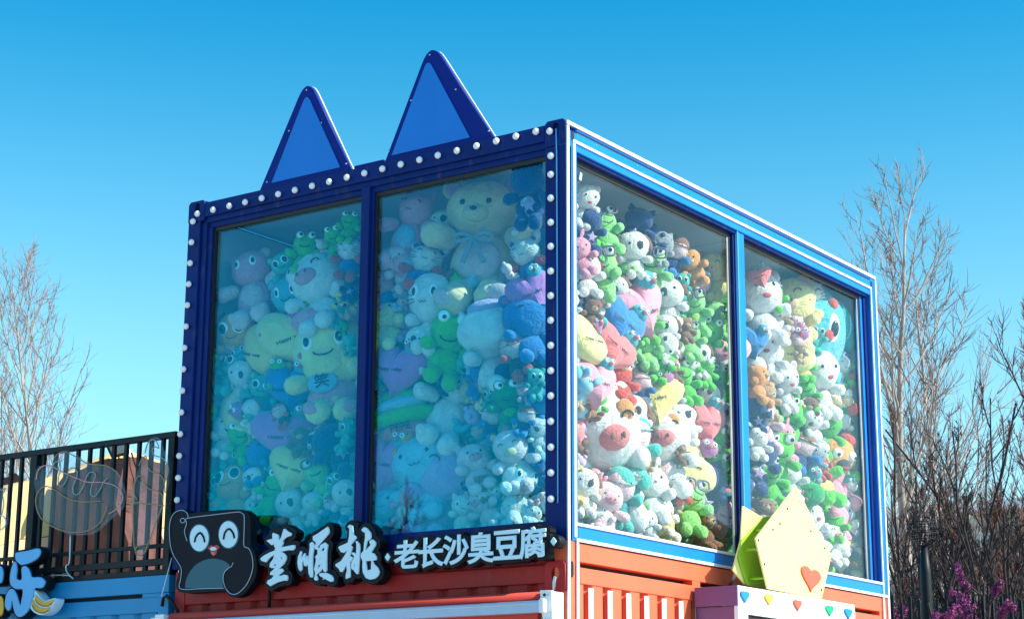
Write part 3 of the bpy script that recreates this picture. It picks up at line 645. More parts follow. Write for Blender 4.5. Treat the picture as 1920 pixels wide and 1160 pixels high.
for q, r_ in (((1492, 923), 2.2), ((1485, 936), 2.2), ((1498, 939), 2.4), ((1476, 953), 3), ((1462, 981), 3), ((1449, 992), 3), ((1422, 1012), 3), ((1433, 1057), 3), ((1515, 978), 2.4), ((1520, 995), 3), ((1546, 1027), 2.6), ((1556, 1041), 2.4), ((1550, 1064), 2.4), ((1540, 1105), 3)):
    p = at(q[0], q[1], 0, xf)
    tube('bolt', [(xf-.004, p.y, p.z), (xf+.004, p.y, p.z)], .0085 if r_ > 2.5 else .007, sheet['yellow'] if r_ < 2.5 else black, st, 8)
for px, py in ((1391, 1031), (1412, 995), (1440, 975), (1400, 1085)):
    p = at(px, py, 0, xb); tube('spacer_bar', [(xb, p.y, p.z), (xf-.014, p.y, p.z)], .009, star_shade, st, 8)
p = at(1522, 1083, 0, xf+.012); heart(p.y, p.z+.012, .30, .155, xf+.012, sheet['red'], st, tilt=-.10, tail=1.35)
tube('prop_pole', [(.02, at(1367, 1098, 0, .02).y, at(1367, 1098, 0, .02).z), (.16, at(1380, 1075, 0, .16).y, at(1380, 1075, 0, .16).z)], .012, bark, st, 8)

# ------------------------------------------------------------------ plush toys: shared part meshes
def bm_mesh(name, bm, mats, smooth=True):
    bmesh.ops.recalc_face_normals(bm, faces=bm.faces)
    me = bpy.data.meshes.new(name); bm.to_mesh(me); bm.free()
    if smooth: me.shade_smooth()
    for m in mats: me.materials.append(m)
    return me
def blob(name, seed, amp=.07, sub=3, warp=None):
    bm = bmesh.new(); bmesh.ops.create_icosphere(bm, subdivisions=sub, radius=1)
    for v in bm.verts:
        n = noise.noise(v.co*1.3+Vector((seed*7.1, seed*3.3, 0)))
        v.co *= 1+amp*n
        if warp: v.co = warp(v.co)
    return bm_mesh(name, bm, [plush_m])
def furry(me, n, ln, seed):
    rg = random.Random(seed); bm = bmesh.new(); bm.from_mesh(me); fs = list(bm.faces)
    ar = [f.calc_area() for f in fs]; pick_ = rg.choices(fs, ar, k=n); add = []
    for f in pick_:
        a, b, c_ = [v.co for v in f.verts[:3]]; u, v = rg.random(), rg.random()
        if u+v > 1: u, v = 1-u, 1-v
        p = a+(b-a)*u+(c_-a)*v; nn = p.normalized()
        t = Vector((rg.uniform(-1, 1), rg.uniform(-1, 1), rg.uniform(-1, 1)-.3)); t = (t-nn*t.dot(nn)).normalized()
        add.append((p-nn*.01, t, nn, ln*rg.uniform(.6, 1.2)))
    for p, t, nn, l in add:
        sdir = nn.cross(t)*l*.16
        v0, v1, v2 = bm.verts.new(p-sdir), bm.verts.new(p+sdir), bm.verts.new(p+(nn*.75+t*.75)*l)
        fc = bm.faces.new((v0, v1, v2)); fc.smooth = True
    bm.to_mesh(me); bm.free(); return me
HEADS = [blob('head', i, .09, 4) for i in range(3)]
BODIES = [blob('body', i+5, .10, 3, lambda c: Vector((c.x*(1.08-.22*c.z), c.y*(1.05-.2*c.z), c.z))) for i in range(3)]
HEADS = [furry(m_, 3000, .06, i) for i, m_ in enumerate(HEADS)]; BODIES = [furry(m_, 2600, .065, i+9) for i, m_ in enumerate(BODIES)]
BALL = blob('ball', 9, .05, 2)
def limb_mesh(name, bend):
    bm = bmesh.new(); pts = []; rad = []
    for k in range(9):
        t = k/8; pts.append((bend*math.sin(t*1.6)*.35, 0, -t*1.0)); rad.append(max(.03, (.30+.10*t)*math.sqrt(max(0, 1-((t-.5)/.56)**4))))
    tube_bm(bm, pts, rad, 10); return bm_mesh(name, bm, [plush_m])
LIMBS = [limb_mesh('limb', b) for b in (.5, -.5)]
def pointed():
    def wp(c):
        k = max(0, 1-(c.z+1)/2); k = .12+.88*k**.8
        return Vector((c.x*k, c.y*.42*k, (c.z+1)*.9))
    return blob('ear', 3, .03, 3, wp)
EAR_P = pointed()
EAR_R = blob('ear', 4, .05, 2, lambda c: Vector((c.x, c.y*.42, c.z+.6)))
EAR_L = blob('ear', 2, .05, 3, lambda c: Vector((c.x*.45*(1+.25*c.z), c.y*.22, (c.z+.9)*1.3)))
EAR_F = blob('ear', 6, .05, 3, lambda c: Vector((c.x*.5+.18*(1-c.z), c.y*.30, (c.z-.6)*1.1)))
def inflate(name, outline, th, mats, rings=6):
    bm = bmesh.new(); n = len(outline)
    cx = sum(p[0] for p in outline)/n; cz = sum(p[1] for p in outline)/n
    for sgn in (-1, 1):
        prev = None; c0 = bm.verts.new((cx, sgn*th, cz))
        for r in range(1, rings+1):
            t = r/rings; y = sgn*th*math.sqrt(max(0, 1-t**2.4))
            ring = [bm.verts.new((cx+(p[0]-cx)*t, y, cz+(p[1]-cz)*t)) for p in outline]
            for k in range(n):
                if prev: bm.faces.new((prev[k], prev[(k+1)%n], ring[(k+1)%n], ring[k]))
                else: bm.faces.new((c0, ring[(k+1)%n], ring[k]))
            prev = ring
    bmesh.ops.remove_doubles(bm, verts=bm.verts, dist=.0005)
    return bm_mesh(name, bm, mats)
def heart_outline(n=30):
    o = []
    for k in range(n):
        t = 2*math.pi*k/n
        o.append((16*math.sin(t)**3/32, (13*math.cos(t)-5*math.cos(2*t)-2*math.cos(3*t)-math.cos(4*t))/32))
    return o
HEART = inflate('cushion', heart_outline(), .24, [plush_m])
BEAN = inflate('cushion', [(q.x, q.y) for q in smooth_pts([(-.42,.30,0),(-.16,.47,0),(.10,.30,0),(.20,.10,0),(.42,-.02,0),(.44,-.28,0),(.18,-.46,0),(-.16,-.38,0),(-.42,-.10,0)], 4, True)], .24, [plush_m])
STAR5 = inflate('star_patch', [((.5 if k % 2 == 0 else .22)*math.sin(math.pi*k/5), (.5 if k % 2 == 0 else .22)*math.cos(math.pi*k/5)) for k in range(10)], .06, [plush_m], 3)
def eye_mesh(kind):
    bm = bmesh.new()
    if kind == 'button':
        bmesh.ops.create_uvsphere(bm, u_segments=12, v_segments=8, radius=1); bmesh.ops.scale(bm, vec=(1, .5, 1.1), verts=bm.verts)
        ms = [eyeblack]
    elif kind in ('big', 'oval', 'flat', 'side'):
        s0 = dict(big=(1, .75, 1), oval=(.8, .35, 1.25), flat=(1, .35, 1.2), side=(1, .6, 1))[kind]
        bmesh.ops.create_uvsphere(bm, u_segments=16, v_segments=12, radius=1); bmesh.ops.scale(bm, vec=s0, verts=bm.verts)
        pr = dict(big=.42, oval=.55, flat=.72, side=.5)[kind]; dx = dict(big=.12, oval=0, flat=0, side=.30)[kind]
        for (r, yy, px_, pz, mi) in ((pr, -s0[1]*.80, dx, -.05, 1), (pr*.32, -s0[1]*.80-.22*pr, dx-.2*pr, .30*pr, 0)):
            g0 = bmesh.ops.create_uvsphere(bm, u_segments=12, v_segments=8, radius=r)
            bmesh.ops.scale(bm, vec=(s0[0], .45, s0[2]), verts=g0['verts']); bmesh.ops.translate(bm, vec=(px_, yy, pz), verts=g0['verts'])
            for f in {f for v in g0['verts'] for f in v.link_faces}: f.material_index = mi
        ms = [eyewhite, eyeblack]
    elif kind == 'happy':
        tube_bm(bm, [(math.cos(t)*1.0, 0, math.sin(t)*.9-.3) for t in [math.pi*k/8 for k in range(9)]], .17, 6); ms = [eyeblack]
    elif kind == 'smile':
        tube_bm(bm, [(math.cos(t), -.12*abs(math.sin(t)), -math.sin(t)*.5) for t in [math.pi*k/8 for k in range(9)]], .09, 6); ms = [threadm]
    elif kind == 'omega':
        tube_bm(bm, [(-.5+.5*math.cos(t), 0, -.5*math.sin(t)) for t in [math.pi*(1-k/6) for k in range(7)]]+[(.5+.5*math.cos(t), 0, -.5*math.sin(t)) for t in [math.pi*(1-k/6) for k in range(1, 7)]], .09, 6); ms = [threadm]
    elif kind == 'mouth':
        bmesh.ops.create_uvsphere(bm, u_segments=12, v_segments=8, radius=1); bmesh.ops.scale(bm, vec=(1, .3, .6), verts=bm.verts); ms = [threadr]
    elif kind == 'whiskers':
        for s in (-1, 1):
            for a in (-.25, 0, .25): tube_bm(bm, [(s*.55, 0, a*.5), (s*.9, .10, a*.9), (s*1.2, .28, a*1.3)], .022, 5)
        ms = [threadm]
    elif kind == 'glasses':
        for s in (-1, 1): tube_bm(bm, [(s*.55+.46*math.copysign(abs(math.cos(t))**.6, math.cos(t)), 0, .40*math.copysign(abs(math.sin(t))**.6, math.sin(t))) for t in [2*math.pi*k/20 for k in range(21)]], .075, 6, False)
        tube_bm(bm, [(-.12, 0, .05), (.12, 0, .05)], .07, 6); ms = [glassplum]
    elif kind == 'bow':
        for s in (-1, 1):
            tube_bm(bm, [(0, 0, 0), (s*.5, -.05, .25), (s*.95, 0, .15), (s*.9, 0, -.2), (s*.4, 0, -.12), (0, 0, 0)], [.10, .16, .14, .14, .14, .08], 6)
            tube_bm(bm, [(0, 0, 0), (s*.25, -.08, -.7), (s*.55, -.02, -1.4)], [.10, .15, .16], 6)
        ms = [plush_m]
    elif kind == 'beak':
        bmesh.ops.create_cone(bm, cap_ends=True, segments=14, radius1=1, radius2=.12, depth=1.2)
        bmesh.ops.rotate(bm, verts=bm.verts, matrix=Matrix.Rotation(R(90), 3, 'X')); bmesh.ops.scale(bm, vec=(1.2, 1, .6), verts=bm.verts); ms = [plush_m]
    elif kind == 'hat':
        bmesh.ops.create_uvsphere(bm, u_segments=18, v_segments=10, radius=1)
        for v in bm.verts: v.co.z = max(v.co.z, -.05)*.9
        g0 = bmesh.ops.create_uvsphere(bm, u_segments=18, v_segments=6, radius=1.18); bmesh.ops.scale(bm, vec=(1, 1, .09), verts=g0['verts']); ms = [plush_m]
    return bm_mesh(kind, bm, ms)
EYES = {k: eye_mesh(k) for k in ('button', 'big', 'oval', 'flat', 'side', 'happy', 'smile', 'omega', 'mouth', 'whiskers', 'glasses', 'bow', 'beak', 'hat')}
C = dict(white=(.80,.80,.78), cream=(.86,.62,.36), tan=(.62,.42,.24), brown=(.28,.13,.07), pink=(.86,.36,.46), pale=(.85,.60,.62), coral=(.78,.20,.20), purple=(.58,.18,.48),
         green=(.13,.60,.05), mint=(.30,.72,.22), deep=(.03,.32,.09), lime=(.45,.72,.12), yellow=(.86,.66,.22), lemon=(.86,.76,.32), orange=(.80,.36,.10), red=(.72,.08,.05),
         navy=(.02,.05,.20), blue=(.04,.20,.52), aqua=(.10,.48,.58), teal=(.03,.36,.38), sky=(.30,.58,.75), grey=(.36,.38,.42), lilac=(.55,.42,.70), dark=(.05,.05,.06), violet=(.26,.16,.50), turq=(.08,.50,.42))
# archetypes: colours, ears, eyes, extras, label noun
A = dict(
 frog=dict(c='green', c2='lime', ears=None, eyes='big', up=1, mouth='smile', n='green frog plush'),
 frogg=dict(c='mint', c2='lime', ears=None, eyes='big', up=1, mouth='smile', gl=1, n='pale green frog plush with plum glasses'),
 frogd=dict(c='deep', c2='green', ears=None, eyes='big', up=1, mouth='smile', n='dark green frog plush'),
 turtle=dict(c='turq', c2='mint', ears='round', eyes='flat', mouth='smile', n='turquoise plush with goggle eyes'),
 wdog=dict(c='white', c2='white', ears='flop', ec='brown', eyes='button', nose='dark', ns=1.9, hs=1.3, n='round white puppy plush with a big dark nose'),
 star=dict(c='navy', c2='white', ears='point', eyes=None, patch='lilac', n='navy plush with a lilac star patch'),
 pig=dict(c='pale', c2='pink', ears='point', eyes='button', snout='pink', n='pale pink piglet plush'),
 cowpig=dict(c='white', c2='pale', ears='flop', ec='white', eyes='happy', snout='coral', ep='orange', hs=1.3, n='large cream pig plush with coral snout and orange eye patches'),
 whip=dict(c='white', c2='pale', ears='round', eyes='button', mouth='mouth', hs=1.25, n='white plush with a small red smile'),
 teddy=dict(tall=1, c='cream', c2='pale', ears='round', ec2='pink', eyes='button', nose='dark', muzzle='cream', bow='grey', hero=1, n='tall cream teddy bear with a grey neck ribbon'),
 tbear=dict(c='tan', c2='cream', ears='round', eyes='button', nose='dark', muzzle='cream', n='tan bear plush'),
 bbear=dict(c='brown', c2='tan', ears='round', eyes='button', nose='dark', muzzle='tan', n='brown bear plush'),
 wbear=dict(tall=1, c='white', c2='white', ears='round', eyes='happy', nose='dark', muzzle='white', hero=1, n='big woolly white bear plush lying back'),
 ybear=dict(c='lemon', c2='yellow', ears='round', eyes='button', nose='pink', muzzle='lemon', n='lemon yellow bear plush'),
 wcat=dict(c='white', c2='white', ears='point', eyes='oval', mouth='omega', n='white cat plush with oval eyes'),
 mouse=dict(c='white', c2='blue', lc='red', bc='blue', ears='round', eyes='happy', mouth='omega', wh=1, n='white mouse plush in a blue shirt and red trousers'),
 calico=dict(c='white', c2='white', ears='point', ec='brown', eyes='oval', mouth='omega', wh=1, hs=1.35, n='calico cat plush with a large head'),
 bunny=dict(c='white', c2='pale', ears='long', ec='white', eyes='button', nose='pink', n='white rabbit plush'),
 pbunny=dict(c='pink', c2='white', ears='long', eyes='button', nose='coral', n='pink rabbit plush'),
 pbear=dict(tall=1, c='pink', c2='white', ears='round', ec='grey', eyes='button', belly=1, n='pink plush with grey ears and a white belly'),
 duck=dict(c='orange', c2='orange', ears=None, eyes='button', beak='yellow', n='orange duck plush'),
 fish=dict(c='orange', c2='coral', ears=None, eyes='flat', mouth='smile', hs=1.3, n='orange fish plush with large blue eyes'),
 dino=dict(c='aqua', c2='sky', ears='round', eyes='oval', mouth='smile', hs=1.35, n='aqua blue plush with long oval eyes'),
 giant=dict(c='aqua', c2='aqua', ears='flop', ec='teal', eyes='oval', hs=1.6, es=1.05, hz=1.15, hero=1, n='giant aqua plush head with tall oval eyes'),
 monkey=dict(c='brown', c2='tan', ears='round', ec='tan', eyes='button', muzzle='tan', n='brown monkey plush'),
 lion=dict(c='orange', c2='yellow', bc='yellow', lc='green', ears='round', eyes='big', es=.8, muzzle='dark', mouth='mouth', n='yellow plush with a dark open muzzle and green shorts'),
 peng=dict(c='navy', c2='white', ears=None, eyes='big', beak='orange', belly=1, n='navy penguin plush with a white belly'),
 rpeng=dict(c='red', c2='white', ears=None, eyes='big', beak='yellow', belly=1, n='red plush with a white belly and beak'),
 tdoll=dict(c='pale', c2='teal', bc='teal', lc='turq', ears=None, eyes='button', hat='turq', n='small doll in teal clothes'),
 bdoll=dict(c='pale', c2='blue', bc='navy', lc='blue', ears=None, eyes='button', hat='brown', n='small doll in dark blue clothes'),
 rdoll=dict(c='pale', c2='red', bc='dark', lc='red', ears=None, eyes='button', hat='coral', n='small doll with coral hair and red boots'),
 whale=dict(c='sky', c2='white', ears=None, eyes='button', mouth='omega', hs=1.35, n='light blue whale plush'),
 bwhale=dict(c='blue', c2='purple', ears='round', eyes='happy', hs=1.35, n='deep blue whale plush with closed eyes'),
 pwhale=dict(c='lilac', c2='pale', ears='flop', ec='lilac', eyes='happy', hs=1.35, n='lilac elephant plush with closed eyes'),
 shark=dict(c='grey', c2='white', ears='point', eyes='button', mouth='smile', hs=1.3, n='grey shark plush with a white mouth'),
 milk=dict(c='lemon', c2='pink', ears=None, eyes='oval', mouth='smile', bc='pink', lc='lemon', hs=1.15, hz=1.3, hat='pink', cheeks=1, bib=1, hero=1, n='tall lemon carton plush with a flat pink top'),
 hippo=dict(tall=1, c='pink', c2='sky', ears='point', ec='pink', eyes='happy', mouth='omega', belly=1, hs=1.25, hero=1, n='pink dragon plush with a pale belly and closed eyes'),
 eleph=dict(tall=1, c='pink', c2='pale', ears='round', ec='pale', eyes='oval', lc='pale', hero=1, n='pink lamb plush leaning on the glass'),
 seal=dict(c='white', c2='pale', ears='round', eyes='happy', snout='pink', hs=1.3, n='laughing white plush with a broad pink snout'),
 yface=dict(c='lemon', c2='yellow', ears='point', ec='orange', eyes='happy', mouth='smile', snout='cream', hs=1.35, n='large lemon plush face with closed eyes'),
 giraffe=dict(c='pale', c2='cream', ears='round', ec='brown', eyes='happy', muzzle='cream', tuft='coral', n='pink giraffe plush with a coral tuft'),
 cape=dict(c='cream', c2='tan', ears='flop', ec='brown', eyes='happy', muzzle='white', n='tan capybara plush'),
 hY=dict(cush='heart', c='yellow', n='yellow heart cushion'), hR=dict(cush='heart', c='pink', n='pink heart cushion'), hC=dict(cush='heart', c='coral', n='coral heart cushion'),
 hP=dict(cush='heart', c='purple', n='purple heart cushion'), hB=dict(cush='heart', c='blue', n='blue heart cushion'),
 bY=dict(cush='bean', c='lemon', n='lemon bean cushion with a small purple face'), bG=dict(cush='bean', c='yellow', n='mustard bean cushion with a small purple face'),
 bD=dict(cush='bean', c='deep', n='dark green cushion'), pep=dict(cush='pep', c='green', n='green dome cushion with a red band'),
 bag=dict(cush='bag', c='white', n='white cushion with a lilac top'),
)
def mk(name, me, parent_world, parent, Mw, c=None):
    """Mw is the matrix in the toy's own space"""
    o = bpy.data.objects.new(name, me); col.objects.link(o); o.parent = parent
    if parent_world is not None: o.matrix_parent_inverse = parent_world.inverted()
    o.matrix_basis = Mw
    if c: o.color = (*c, 1)
    return o
def TRS(x, y, z, sx, sy=None, sz=None, rx=0, ry=0, rz=0):
    sy = sx if sy is None else sy; sz = sx if sz is None else sz
    return Matrix.Translation((x, y, z)) @ Euler((rx, ry, rz)).to_matrix().to_4x4() @ Matrix.Diagonal((sx, sy, sz, 1))
rnd = random.Random(11)
TEXT = {}
def text_mesh(s):
    if s not in TEXT:
        cu = bpy.data.curves.new('lettering', 'FONT'); cu.body = s; cu.size = 1; cu.align_x = 'CENTER'; cu.align_y = 'CENTER'; cu.extrude = .02; cu.offset = .01
        tmp = bpy.data.objects.new('tmp', cu); me = bpy.data.meshes.new_from_object(tmp); bpy.data.objects.remove(tmp)
        me.materials.clear(); me.materials.append(threadm); me.name = 'lettering'
        me.transform(Matrix.Rotation(R(90), 4, 'X')); TEXT[s] = me
    return TEXT[s]
def jit(c, a=.06):
    k = 1+(rnd.random()-.5)*2*a; return tuple(max(0, min(.86, v*k+(rnd.random()-.5)*.02)) for v in c)
def make_toy(arch, pos, h, rz, tilt, pitch, small=False):
    a = A[arch]; c = jit(C[a['c']]); c2 = C[a.get('c2', a['c'])]
    root = empty('plush_toy' if 'cush' not in a else 'plush_cushion', pos)
    root.rotation_euler = Euler((0, 0, 0)); root.matrix_world = Matrix.Translation(pos) @ Matrix.Rotation(rz, 4, 'Z') @ Matrix.Rotation(tilt, 4, 'Y') @ Matrix.Rotation(pitch, 4, 'X') @ Matrix.Diagonal((h*rnd.uniform(.9, 1.12), h*rnd.uniform(.85, 1), h*rnd.uniform(.92, 1.06), 1))
    I = None
    if 'cush' in a:
        k = a['cush']
        if k in ('heart', 'bean'):
            me = HEART if k == 'heart' else BEAN
            mk('cushion', me, I, root, TRS(0, 0, 0, 1), c)
            fx, fz = ((.22, .30) if k == 'heart' else (.20, .26))
            fc = C['purple'] if a['c'] in ('lemon', 'yellow') else C['aqua']
            fm = TRS(fx, -.14, fz, .15); f = mk('face', BALL, I, root, fm, fc)
            for s in (-1, 1): mk('eye', EYES['big'], fm, f, TRS(fx+s*.06, -.27, fz+.03, .042))
            mk('nose', BALL, fm, f, TRS(fx, -.30, fz-.03, .04), C['coral'])
            if h > .19: mk('lettering', text_mesh('Happy Valley'), I, root, TRS(-.04, -.236, -.10 if k == 'heart' else -.12, .085, rx=-.18))
        elif k == 'pep':
            mk('dome', BALL, I, root, TRS(0, .05, .12, .5, .3, .34), c); b = mk('brim', BALL, I, root, TRS(0, 0, -.03, .56, .34, .16), C['green'])
            bm_ = TRS(0, -.02, -.25, .44, .28, .15); mk('red_band', BALL, I, root, bm_, C['coral'])
            mk('visor', BALL, I, root, TRS(0, -.10, .14, .40, .22, .12), C['sky'])
            mk('lettering', text_mesh('PEPE'), I, root, TRS(0, -.315, -.24, .16))
        else:
            mk('cushion', BODIES[1], I, root, TRS(0, 0, -.05, .48, .28, .42), c); mk('lilac_top', BALL, I, root, TRS(0, -.02, .28, .32, .24, .16), C['lilac'])
        return root
    hs = a.get('hs', 1); lc = C[a['lc']] if 'lc' in a else c; bc = C[a['bc']] if 'bc' in a else c
    zh = .20; rh = .25*hs; tall = a.get('tall')
    if hs > 1.2: zh = .14
    bz = zh-rh-.10; bsc = (.21, .19, .21)
    if tall: zh = .30; rh = .20; bz = -.03; bsc = (.19, .17, .25)
    ls = bz-.13 if not tall else bz-.19
    body = mk('body', rnd.choice(BODIES), I, root, TRS(0, .03, bz-.02, *bsc), bc)
    bmw = TRS(0, .03, bz-.02, *bsc)
    if a.get('belly') or (rnd.random() < .3 and not 'bc' in a): mk('belly', BALL, bmw, body, TRS(0, -.10, bz-.03, .14, .07, .16), c2)
    if a.get('bib'):
        mk('bib', BALL, bmw, body, TRS(-.05, -.19, bz+.06, .13, .03, .10), C['sky']); mk('lettering', text_mesh('笑'), bmw, body, TRS(-.05, -.225, bz+.06, .13))
    if a.get('patch'): mk('star_patch', STAR5, bmw, body, TRS(.02, -.18, bz, .26, rx=.1), C[a['patch']])
    flop = rnd.random()*.5
    for s in (-1, 1):
        mk('arm', LIMBS[0 if s > 0 else 1], I, root, TRS(s*.17, -.02, bz+.13, .24, rx=-.5-rnd.random()*.7, ry=-s*(.7+rnd.random()*.9), rz=0), lc)
        lm = TRS(s*.10, -.05, ls, .29, rx=-.7-rnd.random()*.5, ry=-s*(.25+flop), rz=0)
        leg = mk('leg', LIMBS[1 if s > 0 else 0], I, root, lm, lc)
        if a.get('hero'): mk('foot_pad', BALL, lm, leg, lm @ TRS(0, -.06, -.93, .26, .22, .12), c2)
    hm = TRS(0, -.02, zh, rh*1.06, rh*.95, rh*a.get('hz', 1), rz=rnd.uniform(-.15, .15), ry=rnd.uniform(-.12, .12))
    head = mk('head', rnd.choice(HEADS), I, root, hm, c)
    def H(name, me, x, y, z, *sc_, col_=None, **k):       # head coordinates, in head radii, y is snapped out of the surface
        r = math.sqrt(max(.05, 1-min(.9, x*x+z*z)))
        return mk(name, me, hm, head, TRS(x*rh*1.06, -.02-r*rh*.95+y*rh, zh+z*rh, *[q*rh for q in sc_], **k), col_)
    es = a.get('es', 1)
    er = a.get('ears')
    ec = C[a['ec']] if 'ec' in a else c
    if er:
        for s in (-1, 1):
            if er == 'round': me, m_ = EAR_R, TRS(s*rh*.72, -.0, zh+rh*.62, rh*(.42 if arch == 'teddy' else .34), ry=s*.7)
            elif er == 'point': me, m_ = EAR_P, TRS(s*rh*.62, -.0, zh+rh*.55, rh*.42, ry=s*.42)
            elif er == 'long': me, m_ = EAR_L, TRS(s*rh*.40, .0, zh+rh*.75, rh*.42, ry=s*rnd.uniform(.15, .9))
            else: me, m_ = EAR_F, TRS(s*rh*.80, -.02, zh+rh*.58, rh*.55*(s if s > 0 else 1), rh*.55, rh*.55, ry=-s*.25, rz=0 if s > 0 else math.pi)
            e_ = mk('ear', me, hm, head, m_, ec)
            if er == 'round' and not small: mk('inner_ear', BALL, m_, e_, m_ @ TRS(0, -.34, .62, .60, .16, .60), C[a.get('ec2', a.get('c2', a['c']))])
    ey = a.get('eyes')
    if a.get('ep'):
        H('eye_patch', BALL, .42, .06, .32, .26, .12, .28, col_=C[a['ep']])
    if ey:
        for s in (-1, 1):
            if a.get('up'):
                em = TRS(s*rh*.48, -.02-rh*.45, zh+rh*.72, rh*.40)
                k_ = mk('eye_mound', BALL, hm, head, em, c)
                mk('eye', EYES['side' if rnd.random() < .5 else 'big'], hm, head, TRS(s*rh*.48, -.02-rh*.72, zh+rh*.72, rh*.30))
            elif ey == 'button': H('eye', EYES[ey], s*.38, .0, .12, .085*es)
            elif ey == 'happy': H('eye', EYES[ey], s*.42, -.04, .22, .15*es)
            elif ey == 'oval': H('eye', EYES[ey], s*.42, .03, .15, .24*es, rz=s*.4)
            else: H('eye', EYES[ey], s*.40, .06, .18, .32*es, rz=s*.35)
    if a.get('gl') : mk('glasses', EYES['glasses'], hm, head, TRS(0, -.02-rh*1.06, zh+rh*.55, rh*.88, rx=-.2))
    if a.get('snout'):
        sn = H('snout', BALL, 0, .12, -.22, .44, .34, .32, col_=C[a['snout']])
        for s in (-1, 1): H('nostril', BALL, s*.15, -.24 if hs <= 1.2 else -.23, -.20, .05, .03, .08, col_=C['brown'])
    if a.get('muzzle'): H('muzzle', BALL, 0, .10, -.28, .42, .34, .32, col_=C[a['muzzle']])
    if a.get('nose'):
        ns = a.get('ns', 1)
        if ns > 1.5: H('nose', BALL, rnd.uniform(-.4, .4), .04, rnd.uniform(-.15, .1), .24, .10, .30, col_=C['dark'])
        else: H('nose', BALL, 0, -.22 if a.get('muzzle') else 0, -.18, .11, .07, .08, col_=C[a['nose']])
    if a.get('mouth'):
        mt = a['mouth']
        if mt == 'mouth': H('mouth', EYES['mouth'], .0, -.2 if a.get('muzzle') else -.01, -.38, .20)
        elif mt == 'omega': H('mouth', EYES['omega'], 0, -.03, -.22, .16)
        else: H('mouth', EYES['smile'], 0, -.03, -.25, .42 if a.get('up') else .28)
    if a.get('wh'): H('whiskers', EYES['whiskers'], 0, .10, -.15, .75)
    if a.get('cheeks'):
        for s in (-1, 1): H('cheek', BALL, s*.62, .03, -.20, .13, .05, .13, col_=C['coral'])
    if a.get('beak'): H('beak', EYES['beak'], 0, -.10, -.18, .26, col_=C[a['beak']])
    if a.get('hat'):
        if arch == 'milk': mk('cap_top', BODIES[0], hm, head, TRS(0, -.01, zh+rh*1.05, rh*.98, rh*.90, rh*.55), C['pink'])
        else: mk('hair' if arch == 'rdoll' else 'hat', EYES['hat'], hm, head, TRS(0, .0, zh+rh*.35, rh*1.02, rh*1.02, rh*.85, rx=.25), C[a['hat']])
    if a.get('tuft'): mk('tuft', STAR5, hm, head, TRS(0, -.04, zh+rh*1.05, rh*.9, rh*2, rh*.7), C[a['tuft']])
    if a.get('bow'): mk('ribbon', EYES['bow'], bmw, body, TRS(.0, -.24, zh-rh-.03, .12), C[a['bow']])
    return root

# every toy that the photograph shows apart: kind, pixel, height in pixels, tilt in degrees
FL = """eleph 440 560 175 14;duck 497 535 85 0;turtle 540 510 75 20;frog 572 480 82 -12;dino 547 568 90 15;seal 600 545 135 12;mouse 655 485 75 -8;turtle 470 592 88 -15;fish 413 640 85 10;bG 497 655 98 -20;bY 546 628 108 25;
milk 622 700 215 4;frog 628 455 55 20;frog 656 428 58 -10;turtle 404 706 72 5;wdog 453 712 70 0;turtle 492 742 80 -10;hB 548 722 92 10;dino 592 655 60 20;bY 427 790 98 -35;wdog 474 775 50 10;hP 538 812 108 5;rdoll 528 780 45 20;
wdog 594 786 72 12;star 632 842 105 30;hY 552 878 98 -8;wdog 396 818 72 -8;frog 455 832 72 10;bwhale 490 862 76 0;fish 442 922 98 8;turtle 400 928 74 -6;wdog 478 902 52 12;frog 513 930 84 -20;wdog 548 955 70 10;frogg 602 905 90 8;wdog 588 950 50 -10;
wdog 650 935 66 15;monkey 565 830 56 10;turtle 650 815 56 -15;bdoll 632 955 60 20;frog 520 700 50 0"""
FR = """hippo 768 420 160 -8;wdog 832 432 70 8;teddy 906 462 290 4;star 992 365 105 10;wdog 990 425 66 -10;mouse 990 492 88 12;mouse 792 508 100 -6;pig 753 505 80 14;pbunny 719 545 80 6;calico 810 580 112 -14;tbear 876 576 78 8;hP 996 548 84 20;
bwhale 990 612 108 8;ybear 730 612 108 -6;bag 918 608 98 6;frog 842 652 130 -22;wdog 790 650 70 0;hP 752 690 104 -8;bunny 922 672 132 6;rdoll 972 668 82 10;monkey 714 742 62 -12;pep 757 780 112 4;wbear 845 775 200 -24;frogd 955 762 86 12;
bdoll 925 795 66 8;bdoll 985 790 52 -12;tdoll 900 820 50 10;hP 727 862 108 0;duck 765 838 66 14;whale 800 890 140 22;pwhale 838 935 150 -8;pig 895 880 96 12;giraffe 966 862 112 6;wcat 975 925 118 -10;pig 912 955 82 18;bunny 955 975 66 0;wcat 870 965 70 10;
whale 728 960 84 10;dino 700 700 52 0;pig 707 800 56 10;turtle 1005 720 52 0;monkey 905 915 46 0;pbear 757 955 76 -8"""
